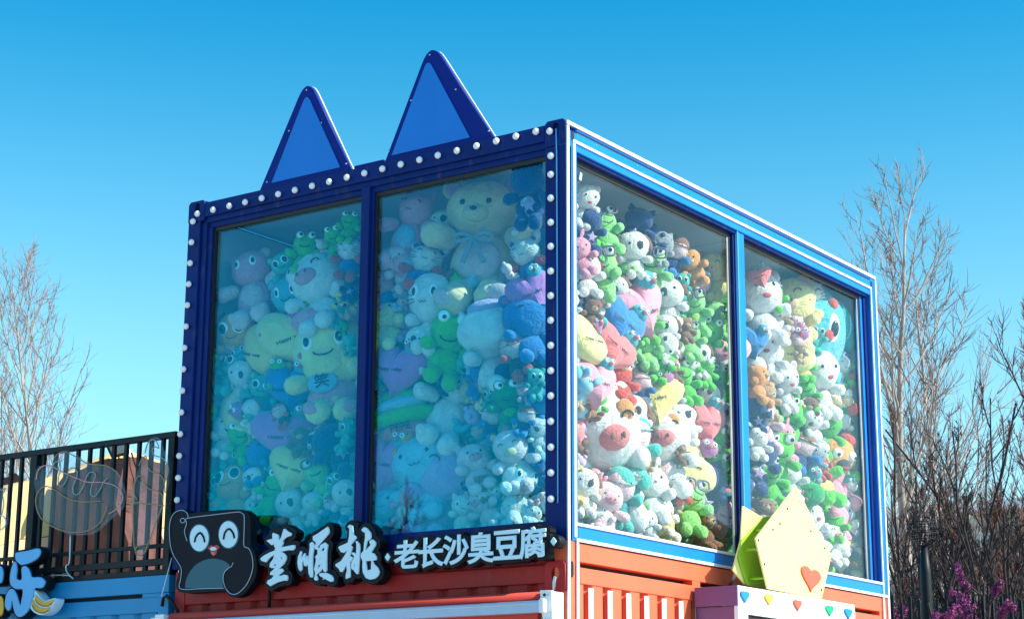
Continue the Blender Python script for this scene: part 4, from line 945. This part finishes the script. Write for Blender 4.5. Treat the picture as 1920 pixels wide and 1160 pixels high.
S1 = """whip 1094 380 66 0;star 1102 432 80 -8;frogg 1134 436 86 10;star 1192 428 78 -14;wdog 1186 474 72 6;frogg 1130 520 96 -8;pbunny 1090 482 66 12;wdog 1095 512 76 0;frogg 1216 512 92 8;shark 1238 465 58 -20;duck 1298 502 66 30;bdoll 1262 482 74 -10;
yface 1342 512 72 10;hB 1162 602 98 -20;hR 1192 578 118 16;frog 1212 606 76 -8;wdog 1250 562 80 6;frogg 1300 585 84 10;frogg 1343 562 92 -8;hC 1143 652 104 -20;bY 1095 636 92 10;frogg 1210 662 78 0;wdog 1248 624 60 12;frog 1240 690 70 -10;frogg 1292 642 72 8;
frog 1326 640 78 -14;hR 1361 662 78 10;wdog 1250 652 52 0;wdog 1312 672 52 10;frog 1282 722 78 14;frog 1346 722 66 -6;frog 1322 698 58 8;wdog 1328 748 58 0;hR 1112 716 98 4;rpeng 1160 716 86 -12;hY 1226 748 92 0;wdog 1276 792 72 8;hC 1318 790 96 -10;
wdog 1186 782 74 10;cowpig 1130 838 200 4;cowpig 1238 840 150 14;tdoll 1181 842 120 8;bY 1290 866 104 -15;frog 1337 888 78 0;frog 1345 838 70 12;wdog 1356 786 56 0;star 1366 884 92 -12;star 1318 925 104 8;hR 1349 962 82 0;bbear 1318 990 82 8;frogg 1292 955 100 -14;
bunny 1222 932 110 10;wdog 1094 918 74 0;pig 1132 955 96 0;tdoll 1160 934 100 -10;shark 1186 988 70 6;bunny 1240 972 84 -14;yface 1245 1008 48 0;frogd 1362 1010 62 0;bbear 1110 588 54 0;monkey 1170 765 48 10;tbear 1205 880 52 10;monkey 1208 800 60 -20;
bbear 1276 850 44 10;monkey 1285 620 46 0;wcat 1128 985 60 10;bunny 1215 985 56 0;mouse 1270 915 60 12;frogg 1352 605 60 0;bbear 1352 820 46 6;turtle 1278 538 50 0;star 1226 450 56 16;frog 1372 750 52 0;wdog 1368 700 48 0;monkey 1262 700 44 10;bdoll 1200 730 64 -8;tdoll 1188 905 58 0"""
S2 = """whip 1424 570 126 -4;hC 1424 518 46 20;yface 1482 545 112 0;frog 1452 562 64 -8;mouse 1514 582 116 4;giant 1586 612 165 -4;ybear 1500 580 92 10;tbear 1462 600 56 0;bY 1474 652 92 -10;hB 1412 640 60 0;bunny 1452 618 66 10;pig 1492 622 60 0;whip 1438 672 92 8;
whip 1534 712 112 -4;lion 1500 690 66 12;duck 1420 722 74 0;frog 1510 742 66 10;star 1612 682 82 -8;frog 1600 702 60 14;cape 1606 740 76 -6;wcat 1560 745 82 6;mouse 1576 782 110 12;tdoll 1545 650 56 0;frog 1480 795 84 -10;bunny 1522 802 74 8;pig 1430 798 88 0;
frog 1546 815 84 -6;frogd 1584 836 84 8;frogd 1606 800 64 -12;wdog 1576 800 54 0;star 1420 778 66 10;frog 1455 862 96 -12;frog 1440 905 90 14;pbunny 1472 830 66 0;bdoll 1498 852 82 -20;shark 1524 856 66 8;lion 1526 892 118 4;lion 1600 898 124 -6;rpeng 1536 872 56 8;
bbear 1594 850 66 0;wdog 1620 888 74 6;star 1420 872 92 -8;star 1450 932 88 12;bD 1504 908 74 -10;pbear 1546 945 160 2;bunny 1480 905 76 10;whip 1522 982 76 -6;frog 1564 988 66 8;bunny 1586 986 86 -4;hR 1615 982 74 10;duck 1600 962 60 14;seal 1560 1018 68 0;
star 1582 1032 78 -10;monkey 1602 1032 64 8;cape 1620 1060 84 20;bdoll 1626 1012 60 -20;bunny 1626 925 84 4;bunny 1420 835 62 0;tbear 1440 752 62 14;whip 1470 720 74 10;monkey 1518 770 48 0;turtle 1530 635 48 0;mouse 1625 720 64 10;pig 1500 1000 66 0;peng 1475 960 66 10;bbear 1432 965 60 0;hR 1572 925 64 6;tbear 1500 660 40 0"""
PANES = [('FL', FL, 1, 'in the left front pane'), ('FR', FR, 1, 'in the right front pane'), ('S1', S1, 0, 'in the near side pane'), ('S2', S2, 0, 'in the far side pane')]
X0 = dict(FL=(400, 664), FR=(702, 1014), S1=(1084, 1374), S2=(1412, 1634))
toys = []
for key, tab, ax, phr in PANES:
    for row in tab.replace('\n', '').split(';'):
        k, px, py, h, t = row.split(); toys.append([key, k, float(px), float(py), float(h), float(t), 0, True])
# the gaps between them are filled with smaller toys a little further in
def top_line(key, x):
    pts = dict(FL=[(390, 560), (430, 500), (500, 500), (560, 470), (620, 440), (670, 420)], FR=[(690, 560), (740, 520), (800, 470), (860, 520), (960, 450), (1020, 380)],
               S1=[(1077, 400), (1140, 440), (1210, 460), (1290, 510), (1385, 540)], S2=[(1400, 550), (1440, 540), (1500, 540), (1570, 640), (1640, 720)])[key]
    for a, b in zip(pts, pts[1:]):
        if x <= b[0]: return a[1]+(b[1]-a[1])*(x-a[0])/(b[0]-a[0])
    return pts[-1][1]
def bot_line(key, x): return dict(FL=990-(x-390)*.02, FR=995-(x-690)*.05, S1=968+(x-1077)*.19, S2=1035+(x-1400)*.20)[key]
pal = dict(FL='turtle wdog frog dino turtle wdog star whale monkey pig bwhale'.split(), FR='wdog bunny whale pig wcat frogd bwhale turtle star pwhale'.split(),
           S1='wdog frog frogg bbear wdog frog star monkey bunny frogg hR tbear'.split(), S2='bunny tbear star wdog pig ybear frogd whip duck mouse bdoll cape'.split())
fr_ = random.Random(5)
for layer, (gap, size) in enumerate(((.30, 58), (.20, 48))):
    for key, _, ax, _ in PANES:
        x = X0[key][0]
        while x < X0[key][1]:
            y = top_line(key, x)+25
            while y < bot_line(key, x)-12:
                qx = x+fr_.uniform(-9, 9); qy = y+fr_.uniform(-9, 9); h = size*fr_.uniform(.85, 1.2)
                ok = all(math.hypot(qx-t[2], qy-t[3]) > gap*(h+t[4]) for t in toys if t[0] == key)
                if ok and X0[key][0] < qx < X0[key][1]: toys.append([key, fr_.choice(pal[key]), qx, qy, h, fr_.uniform(-35, 35), layer+1, False])
                y += 17
            x += 17
toys.sort(key=lambda t: (not t[7], -t[4]))
extra = toys[330:]; toys = toys[:330]
mono = {}
for t in toys:
    key, k, px, py, h, tilt, layer, auth = t
    ax = 1 if key[0] == 'F' else 0
    hw0 = h*10.5/FPX
    dep = .09+.05*layer + min(.28, hw0*.34)
    if ax == 1: p = at(px, py, 1, dep)
    else: p = at(px, py, 0, -dep)
    dist = (p-cam_pos).dot(fwd); hw = h*dist/FPX*(1.04 if A[k].get('tall') or k == 'milk' else 1.2)
    hk = .25 if A[k].get('hero') else 1
    if ax == 1: rz = R(26)+rnd.gauss(0, .30)*hk
    else: rz = R(90)-R(42)+rnd.gauss(0, .33)*hk
    lo = A[k].get('hs', 1)
    # keep every toy behind the panes and off the floor
    o = make_toy(k, p, hw, rz, R(-tilt)+rnd.uniform(-.10, .10)*(1 if A[k].get('hero') else 2), rnd.uniform(-.12, .25) if A[k].get('hero') else rnd.uniform(-.30, .30), h < 60)
    t.append(o)
# every toy rests just behind its pane: move it back along the line of sight until it clears the glass
import numpy as np
bpy.context.view_layer.update()
CO = {}
def cloud(o):
    a = []
    for c_ in o.children_recursive:
        if c_.type != 'MESH': continue
        me = c_.data
        if me.name not in CO:
            v = np.empty(len(me.vertices)*3); me.vertices.foreach_get('co', v); v = v.reshape(-1, 3)[::3]; CO[me.name] = np.c_[v, np.ones(len(v))]
        a.append(CO[me.name] @ np.array(c_.matrix_world).T[:, :3])
    return np.concatenate(a)
for t in toys:
    key, k, px, py, h, tilt, layer, auth, o = t
    ax = 1 if key[0] == 'F' else 0
    pc = cloud(o); loc = np.array(o.location)
    d0 = loc[1] if ax == 1 else -loc[0]
    m_ = pc[:, 1].min() if ax == 1 else (-pc[:, 0]).min()
    lim = .096 if (h >= 95 or A[k].get('hero')) else (.130 if auth else .20)
    if not A[k].get('hero'):
        for u in toys:
            if A[u[1]].get('hero') and u[0] == key and ((px-u[2])/(.34*u[4]))**2+((py-u[3])/(.50*u[4]))**2 < 1: lim += .20; break
    dep = d0+(lim-m_)*.98
    p = at(px, py, ax, dep if ax == 1 else -dep)
    f_ = (p-cam_pos).dot(fwd)/(Vector(loc)-cam_pos).dot(fwd)
    pc = (pc-loc)*f_+np.array(p)
    p = p.copy()
    if ax == 1:
        p.x += max(0, (-3.12 if key == 'FL' else -3.12)-pc[:, 0].min()) - max(0, pc[:, 0].max()+.10)
    else:
        p.y += max(0, .105-pc[:, 1].min()) - max(0, pc[:, 1].max()-(D-.12))
    p.z += max(0, .07-pc[:, 2].min()) - max(0, pc[:, 2].max()-2.52)
    o.location = p; o.scale = o.scale*f_
# labels: look, neighbour that can be found, window
used = {}
def noun(t):
    return A[t[1]]['n']
by = {}
for t in toys: by.setdefault((t[0], t[1]), []).append(t)
def short(t):
    n = A[t[1]]['n']; return n.split(' with ')[0].split(' in ')[0].split(' leaning')[0].split(' lying')[0]
lmk = {key: [t for t in toys if t[0] == key and t[7] and len(by[(key, t[1])]) == 1 and t[4] >= 60] for key in pal}
phrase = {k: p for k, _, _, p in PANES}
pn = dict(FL='left front pane', FR='right front pane', S1='near side pane', S2='far side pane')
def rel(a, b):
    dx, dy = a[2]-b[2], a[3]-b[3]
    if abs(dx) > 1.3*abs(dy): return 'right of' if dx > 0 else 'left of'
    if abs(dy) > 1.3*abs(dx): return 'below' if dy > 0 else 'above'
    return ('below ' if dy > 0 else 'above ')+('and right of' if dx > 0 else 'and left of')
for t in toys:
    key = t[0]; n = noun(t); nb = sorted([l for l in lmk[key] if l is not t], key=lambda l: math.hypot(l[2]-t[2], l[3]-t[3]))[:9]
    sz = 'small ' if t[4] < 62 and not n.startswith('small') else ''
    cands = []
    if len(by[(key, t[1])]) == 1: cands.append(n+' '+phrase[key])
    for l in nb[:3]: cands.append(f'{n}, just {rel(t, l)} the {short(l)}'); cands.append(f'{sz}{short(t)}, just {rel(t, l)} the {short(l)}, {pn[key]}')
    for i, l in enumerate(nb):
        for m in nb[i+1:]: cands.append(f'{sz}{short(t)} {rel(t, l)} the {short(l)} and {rel(t, m)} the {short(m)}')
    cands = [c_ for c_ in cands if len(c_.replace(',', '').split()) <= 16]
    lab = next((c_ for c_ in cands if c_ not in used), f'{sz}{short(t)} in the {pn[key]}')
    used[lab] = 1
    grp = {'frog': 'green frog plush toys', 'frogg': 'frog plush toys with glasses', 'wdog': 'white puppy plush toys', 'star': 'navy star plush toys'}.get(t[1], 'plush cushions in the display' if 'cush' in A[t[1]] else 'plush toys in the display')
    tag(t[8], lab, 'cushion' if 'cush' in A[t[1]] else 'plush toy', grp)

# the heap behind them
bm = bmesh.new(); cl = bm.loops.layers.float_color.new('Col')
pr = bmesh.new(); bmesh.ops.create_icosphere(pr, subdivisions=2, radius=1)
pv = [v.co.copy() for v in pr.verts]; pf = [[v.index for v in f.verts] for f in pr.faces]; pr.free()
def put(Mx, c_):
    vs = [bm.verts.new(Mx @ v) for v in pv]
    for f in pf:
        fc = bm.faces.new([vs[i] for i in f]); fc.smooth = True
        for lp in fc.loops: lp[cl] = (*c_, 1)
hr = random.Random(3); hc = ['green', 'white', 'white', 'pale', 'aqua', 'pink', 'yellow', 'navy', 'brown', 'mint', 'sky', 'lilac', 'turq', 'coral', 'cream', 'tan']
def heap_toy(p, s):
    c_ = jit(C[hr.choice(hc)]); Mx = Matrix.Translation(p) @ Euler((hr.uniform(-1, 1), hr.uniform(-1, 1), hr.uniform(0, 6))).to_matrix().to_4x4() @ Matrix.Diagonal((s, s, s, 1))
    put(Mx @ TRS(0, 0, .2, .27, .25, .25), c_); put(Mx @ TRS(0, 0, -.15, .22, .2, .22), c_)
    for a_ in (-1, 1): put(Mx @ TRS(a_*.2, 0, .40, .09), c_); put(Mx @ TRS(a_*.25, -.08, -.1, .16, .08, .08), c_); put(Mx @ TRS(a_*.13, -.2, -.34, .09, .18, .09), c_)
def inside_h(x, y):      # height of the heap
    a = 1.55+.42*math.exp(-((x+.5)/.8)**2) + .10*math.sin(x*3) 
    b = 2.0-.16*y
    return min(a if y < .9 else 9, b if x > -1.0 else 9, 2.1)-.18
for t in extra:
    ax = 1 if t[0][0] == 'F' else 0
    p = at(t[2], t[3], ax, .30 if ax == 1 else -.30); heap_toy(p, t[4]*(p-cam_pos).dot(fwd)/FPX)
for k in range(900):
    if hr.random() < .52: x = hr.uniform(-3.0, -.25); y = hr.uniform(.36, .75)
    else: x = hr.uniform(-.70, -.34); y = hr.uniform(.3, 4.3)
    zmax = inside_h(x, y); z = .12+(zmax-.12)*hr.random()
    heap_toy(Vector((x, y, z)), hr.uniform(.18, .30))
hp = fin('toy_heap', bm, plush_v); tag(hp, 'dense heap of small plush toys filling the space behind the ones against the glass', 'toy heap', None, 'stuff')

# ------------------------------------------------------------------ bare trees, bushes, buildings behind
def add_tube(V, F, pts, r0, r1, sides):
    base = len(V); n = len(pts)
    for i, p in enumerate(pts):
        d = (pts[min(i+1, n-1)]-pts[max(i-1, 0)]).normalized()
        a = Vector((d.y, -d.x, 0)); a = a.normalized() if a.length > .05 else Vector((1, 0, 0)); b = d.cross(a)
        r = r0+(r1-r0)*i/(n-1)
        for k in range(sides):
            t = 2*math.pi*k/sides; V.append(p+a*(r*math.cos(t))+b*(r*math.sin(t)))
    for i in range(n-1):
        for k in range(sides):
            k2 = (k+1) % sides; F.append((base+i*sides+k, base+i*sides+k2, base+(i+1)*sides+k2, base+(i+1)*sides+k))
def branch_pts(p, d, length, n, wig, lift, rg):
    pts = [p.copy()]; d = d.normalized(); st_ = length/n
    for i in range(n):
        d = (d+Vector((rg.uniform(-wig, wig), rg.uniform(-wig, wig), rg.uniform(-wig, wig)+lift))).normalized()
        p = p+d*st_; pts.append(p.copy())
    return pts
def pick(pts, t):
    f = t*(len(pts)-1); i = min(int(f), len(pts)-2); return pts[i].lerp(pts[i+1], f-i), (pts[i+1]-pts[i]).normalized()
def around(d, ang, rg):
    ax_ = d.cross(Vector((rg.uniform(-1, 1), rg.uniform(-1, 1), rg.uniform(-1, 1)))).normalized()
    return Matrix.Rotation(ang, 3, ax_) @ d
def tree(name, label, base, height, seed, r0=.16, stems=1, limbs=16, subs=9, twigs=6, ang=.75, lift=.10, m1=None, m2=None, cat='tree', group=None, lean=(0, 0), tr=.0042, first=.18, spread=.42, tip=None, low=.25):
    rg = random.Random(seed); V1, F1, V2, F2 = [], [], [], []
    tips = []
    for s_ in range(stems):
        d = Vector((lean[0]+(rg.uniform(-.45, .45) if stems > 1 else 0), lean[1]+(rg.uniform(-.3, .3) if stems > 1 else 0), 1))
        hh = height*(1 if stems == 1 else rg.uniform(.7, 1))
        tp = branch_pts(Vector(base)+Vector((rg.uniform(-.2, .2), rg.uniform(-.2, .2), 0))*(stems > 1), d, hh, 14, .06 if stems == 1 else .12, .05, rg)
        add_tube(V1, F1, tp, r0, .012, 8)
        for i in range(limbs):
            t = first+(1-first)*(i+rg.random()*.7)/limbs; t = min(t, .97); q, dd = pick(tp, t)
            ln = hh*spread*(1-t*.75)*rg.uniform(.7, 1.15)
            lp = branch_pts(q, around(dd, ang*rg.uniform(.7, 1.2), rg), ln, 8, .13, lift, rg)
            rr = r0*(1-t)*.30+.011
            add_tube(V1, F1, lp, rr, .006, 5)
            for j in range(subs):
                u = low+(1-low)*(j+rg.random())/subs; q2, d2 = pick(lp, min(u, .98))
                l2 = ln*.48*(1-u*.55)*rg.uniform(.6, 1.2)
                sp_ = branch_pts(q2, around(d2, rg.uniform(.35, .85), rg), l2, 5, .15, lift, rg)
                add_tube(V2, F2, sp_, max(.005, rr*.35), tr*.7, 3)
                tips.append(sp_)
                for w2 in range(twigs):
                    q3, d3 = pick(sp_, rg.uniform(.15, .98)); l3 = l2*rg.uniform(.25, .6)
                    wp = branch_pts(q3, around(d3, rg.uniform(.3, .9), rg), l3, 3, .2, lift, rg)
                    add_tube(V2, F2, wp, tr, tr*.5, 3); tips.append(wp)
    root = empty(name, base, label, cat, group)
    me = bpy.data.meshes.new('trunk'); me.from_pydata([tuple(v) for v in V1], [], F1); me.shade_smooth(); link('trunk', me, m1, root)
    me = bpy.data.meshes.new('crown'); me.from_pydata([tuple(v) for v in V2], [], F2); link('crown', me, m2, root)
    return root, tips, rg
GZ = -2.75
def base_at(px, y): p = at(px, 1100, 1, y); return (p.x, y, GZ)
def hgt(px, py, y): return (at(px, py, 1, y).z-GZ)*.88
T_ = lambda lab, px, py, y, seed, **k: tree('bare_tree', lab, base_at(px, y), hgt(px, py, y), seed, **k)
T_('tall pale barked bare tree rising highest behind the right edge of the container', 1738, 275, 18, 3, r0=.14, limbs=30, subs=8, twigs=6, ang=.70, lift=.12, m1=bark, m2=twigm, spread=.52, tr=.0052)
T_('bare tree with a darker trunk standing just right of the tallest bare tree', 1815, 380, 20, 8, r0=.12, limbs=20, subs=8, twigs=6, ang=.6, lift=.14, m1=bark, m2=redtwig, spread=.42, tr=.0055)
T_('slender bare tree whose limbs reach out from behind the container top right corner', 1660, 400, 24, 21, r0=.11, limbs=20, subs=7, twigs=6, ang=.85, lift=.11, m1=bark, m2=twigm, spread=.60, lean=(-.01, 0), tr=.006)
T_('dark bare tree at the right edge of the picture', 1930, 470, 15, 14, r0=.12, limbs=22, subs=10, twigs=9, ang=.6, lift=.16, m1=darkbark, m2=redtwig, spread=.46, tr=.0048)
T_('small bare tree with fine upright branches behind the railing at the left', 85, 430, 16, 12, r0=.085, stems=1, limbs=36, subs=8, twigs=6, ang=.62, lift=.10, m1=bark, m2=twigm, spread=.50, lean=(.0, 0), tr=.0050, first=.30)
T_('bare tree mostly cut off by the left picture edge above the railing', -20, 500, 18, 6, r0=.07, limbs=14, subs=7, twigs=5, ang=.6, lift=.12, m1=bark, m2=twigm, spread=.42, tr=.006)
for i, (px, py, y, sd_, lab) in enumerate(((1688, 760, 13, 31, 'dark bare shrub close against the right container edge'), (1755, 640, 14, 32, 'dense dark bare shrub under the tallest tree'),
     (1825, 600, 13.5, 33, 'reddish bare shrub with many upright shoots right of the cage lamp'), (1885, 560, 14.5, 34, 'reddish upright bare shrub second from the right picture edge'), (1940, 620, 12.5, 35, 'dark bare shrub cut off by the right picture edge'),
     (1720, 820, 11.5, 36, 'low dark tangled shrub behind the cage lamp'), (1800, 800, 11.8, 37, 'low dark tangled shrub right of the cage lamp'), (1880, 780, 11.6, 38, 'low dark tangled shrub near the right picture edge'))):
    tree('bare_shrub', lab, base_at(px, y), hgt(px, py, y), sd_, r0=.032, stems=7, limbs=10, subs=7, twigs=7, ang=.62, lift=.15, m1=darkbark, m2=redtwig if i in (0, 1, 2, 3) else darkbark, cat='shrub', group='bare shrubs right of the container', tr=.0046, spread=.36, first=.12)
tree('bare_tree', 'dark bare tree leaning towards the container behind the cage lamp', base_at(1960, 13), 5.2, 51, r0=.11, limbs=18, subs=8, twigs=7, ang=.6, lift=.16, m1=darkbark, m2=darkbark, spread=.45, lean=(-.62, 0), tr=.005)
tree('bare_tree', 'dark bare tree leaning left low beside the container edge', base_at(1860, 12), 4.2, 53, r0=.09, limbs=16, subs=8, twigs=7, ang=.6, lift=.14, m1=darkbark, m2=darkbark, spread=.5, lean=(-.45, 0), tr=.005)
def blossom_tree(px, y, hh, seed, lab):
    hh = hgt(px, hh, y)*1.08
    root, tips, rg = tree('blossom_shrub', lab, base_at(px, y), hh, seed, r0=.035, stems=6, limbs=9, subs=4, twigs=3, ang=1.0, lift=.05, m1=darkbark, m2=darkbark, cat='shrub', group='pink blossom shrubs', tr=.004, spread=.36)
    V, F = [], []
    for wp in tips:
        for k in range(20):
            q, _ = pick(wp, rg.random()); q = q+Vector((rg.gauss(0, .011), rg.gauss(0, .011), rg.gauss(0, .011))); r = rg.uniform(.007, .016)
            for m_ in range(2):
                a = Vector((rg.uniform(-1, 1), rg.uniform(-1, 1), rg.uniform(-1, 1))).normalized(); b = a.orthogonal().normalized(); c_ = a.cross(b)
                bi = len(V); V += [q+b*r, q+c_*r+a*r*.4, q-b*r, q-c_*r+a*r*.4]; F.append((bi, bi+1, bi+2, bi+3))
    me = bpy.data.meshes.new('blossoms'); me.from_pydata([tuple(v) for v in V], [], F); o = link('blossoms', me, blossom, root); o['kind'] = 'stuff'
blossom_tree(1705, 9.5, 1025, 41, 'pink blossoming shrub beside the right container edge')
blossom_tree(1800, 8.3, 1050, 42, 'pink blossoming shrub at the bottom right of the cage lamp')
blossom_tree(1860, 8.2, 1050, 43, 'pink blossoming shrub nearest the lower right picture corner')
blossom_tree(1915, 8.1, 1050, 44, 'pink blossoming shrub cut off by the lower right picture corner')
# cage lamp
p = at(1731, 985, 1, 9.5)
lm_ = empty('cage_lamp', (p.x, 9.5, GZ), 'dark lamp post topped by a round wire cage right of the container', 'lamp post')
top = at(1731, 1022, 1, 9.5)
bm = bmesh.new(); tube_bm(bm, [(p.x, 9.5, GZ), (p.x, 9.5, top.z-.3), (p.x, 9.5, top.z)], [.08, .06, .035], 10); fin('post', bm, rail_m, lm_, 0, True)
cz = at(1731, 995, 1, 9.5).z; rc_ = .155
for k in range(6):
    a = math.pi*k/6
    tube('cage_hoop', [(p.x+rc_*math.cos(t)*math.cos(a), 9.5+rc_*math.cos(t)*math.sin(a), cz+rc_*math.sin(t)) for t in [2*math.pi*j/24 for j in range(25)]], .005, rail_m, lm_, 4)
for zz in (-.09, -.03, .03, .09):
    r_ = math.sqrt(rc_**2-zz**2); tube('cage_ring', [(p.x+r_*math.cos(t), 9.5+r_*math.sin(t), cz+zz) for t in [2*math.pi*j/24 for j in range(25)]], .005, rail_m, lm_, 4)
# dark paling behind the blossom
pf_ = empty('paling_fence', (p.x, 8.6, GZ), 'low dark paling fence among the blossom at the bottom right', 'fence')
for k in range(34):
    x = at(1672, 1100, 1, 8.6).x+k*.095; top_ = at(1672+k*7, 1122, 1, 8.6).z+random.uniform(-.05, .03)
    box('pale', x-.014, x+.014, 8.59, 8.61, GZ, top_, rail_m, pf_, 0)
# beige building far behind the shrubs
bb_ = empty('beige_building', (-8, 40, GZ), 'pale beige building glimpsed through the shrubs at the right', 'building')
z_ = at(1800, 960, 1, 40).z
xa, xb_ = at(1668, 1000, 1, 40).x, at(2050, 1000, 1, 40).x
box('wall', xa, xb_, 40, 46, GZ, z_, beige, bb_, 0); box('roof_edge', xa-.2, xb_+.2, 39.8, 46.2, z_, z_+.25, white, bb_, 0)
for k in range(8):
    x = xa+1.0+k*1.5
    f = box('window', x, x+.7, 39.95, 40.02, z_-1.9, z_-.8, darkglass, bb_, 0); box('sill', x-.05, x+.75, 39.90, 39.99, z_-1.99, z_-1.91, white, f, 0)
# peach building and terracotta rockwork behind the railing
pb_ = empty('peach_building', (-13, 9, GZ), 'sunlit peach and yellow plastered wall behind the railing', 'building')
def wallpoly(name, pix, y, th, m_, parent, ax=1):
    u = 0 if ax == 1 else 1
    return flat(name, [[(at(a, b, ax, y)[u], at(a, b, ax, y).z) for a, b in pix]], ax, y, th, m_, parent, bev=.01)
XB = -13.0
wallpoly('upper_wall', [(-60, 960), (40, 906), (150, 880), (232, 848), (246, 846), (330, 872), (400, 890), (400, 985), (220, 992), (40, 1010), (-60, 1040)], XB, .4, yplaster, pb_, 0)
wallpoly('lower_wall', [(-60, 1041), (40, 1011), (220, 993), (400, 986), (400, 1300), (-60, 1300)], XB+.03, .45, peach, pb_, 0)
wallpoly('parapet', [(236, 846), (247, 840), (249, 853), (237, 857)], XB+.05, .3, white, pb_, 0)
rk = empty('rockwork', (-14, 8, GZ), 'dark terracotta rockwork mound with an uneven crest behind the railing', 'rockwork')
def rock(pix, y, depth, name='rock_face'):
    pts = [at(a, b, 1, y) for a, b in pix]
    bm = bmesh.new(); vs = [bm.verts.new(q) for q in pts]; f = bm.faces.new(vs)
    ext = bmesh.ops.extrude_face_region(bm, geom=[f]); bmesh.ops.translate(bm, vec=(-.3, depth, 0), verts=[v for v in ext['geom'] if isinstance(v, bmesh.types.BMVert)])
    bmesh.ops.triangulate(bm, faces=bm.faces)
    for _ in range(4): bmesh.ops.subdivide_edges(bm, edges=[e_ for e_ in bm.edges if e_.calc_length() > .14], cuts=1); bmesh.ops.triangulate(bm, faces=bm.faces)
    for v in bm.verts:
        n_ = noise.noise_vector(v.co*2.2)*.10+noise.noise_vector(v.co*6)*.035; v.co += n_
    return fin(name, bm, terra, rk)
rock([(-60, 902), (0, 898), (25, 893), (50, 902), (80, 914), (96, 940), (84, 985), (72, 1060), (60, 1400), (-60, 1400)], 7.6, .9)
rock([(112, 1400), (108, 1040), (96, 985), (92, 940), (105, 905), (128, 889), (160, 873), (200, 858), (222, 852), (238, 850), (232, 900), (228, 960), (236, 1020), (240, 1400)], 7.4, 1.0)
sp2 = empty('solar_panel', (at(215, 840, 1, 7.8).x, 7.8, at(215, 850, 1, 7.8).z), 'small tilted dark framed panel on top of the rockwork behind the railing', 'panel')
wallpoly('panel_frame', [(196, 832), (238, 826), (238, 850), (208, 858)], 7.35, .05, black, sp2); wallpoly('panel_glass', [(203, 835), (234, 830), (234, 847), (211, 853)], 7.34, .06, bark, sp2)
for dx in (.05, .30): tube('panel_leg', [(at(205, 850, 1, 7.4).x+dx, 7.5, at(205, 850, 1, 7.4).z), (at(205, 850, 1, 7.4).x+dx, 7.7, at(205, 900, 1, 7.4).z)], .012, black, sp2)

tree('bare_shrub', 'dark bare shrub across the square, seen reflected low in the right front pane', (-8.6, -10.5, GZ), 5.4, 71, r0=.06, stems=8, limbs=11, subs=7, twigs=5, ang=.5, lift=.17, m1=darkbark, m2=darkbark, cat='shrub', tr=.010, spread=.36, first=.12)
# fixings on the ears and the frame
for ex, ez in ((-2.52, 2.66), (-2.18, 3.27), (-1.80, 2.66), (-2.33, 3.0), (-2.035, 3.0), (-1.43, 2.68), (-1.10, 3.29), (-.61, 2.66), (-1.25, 3.0), (-.88, 3.0)):
    tube('screw', [(ex, .031, ez), (ex, .025, ez)], .007, alu, tc_, 8)
for k in range(9):
    y = .35+k*.5; tube('rivet', [(-.002, y, 2.535), (.003, y, 2.535)], .006, skyboard, tc_, 8)
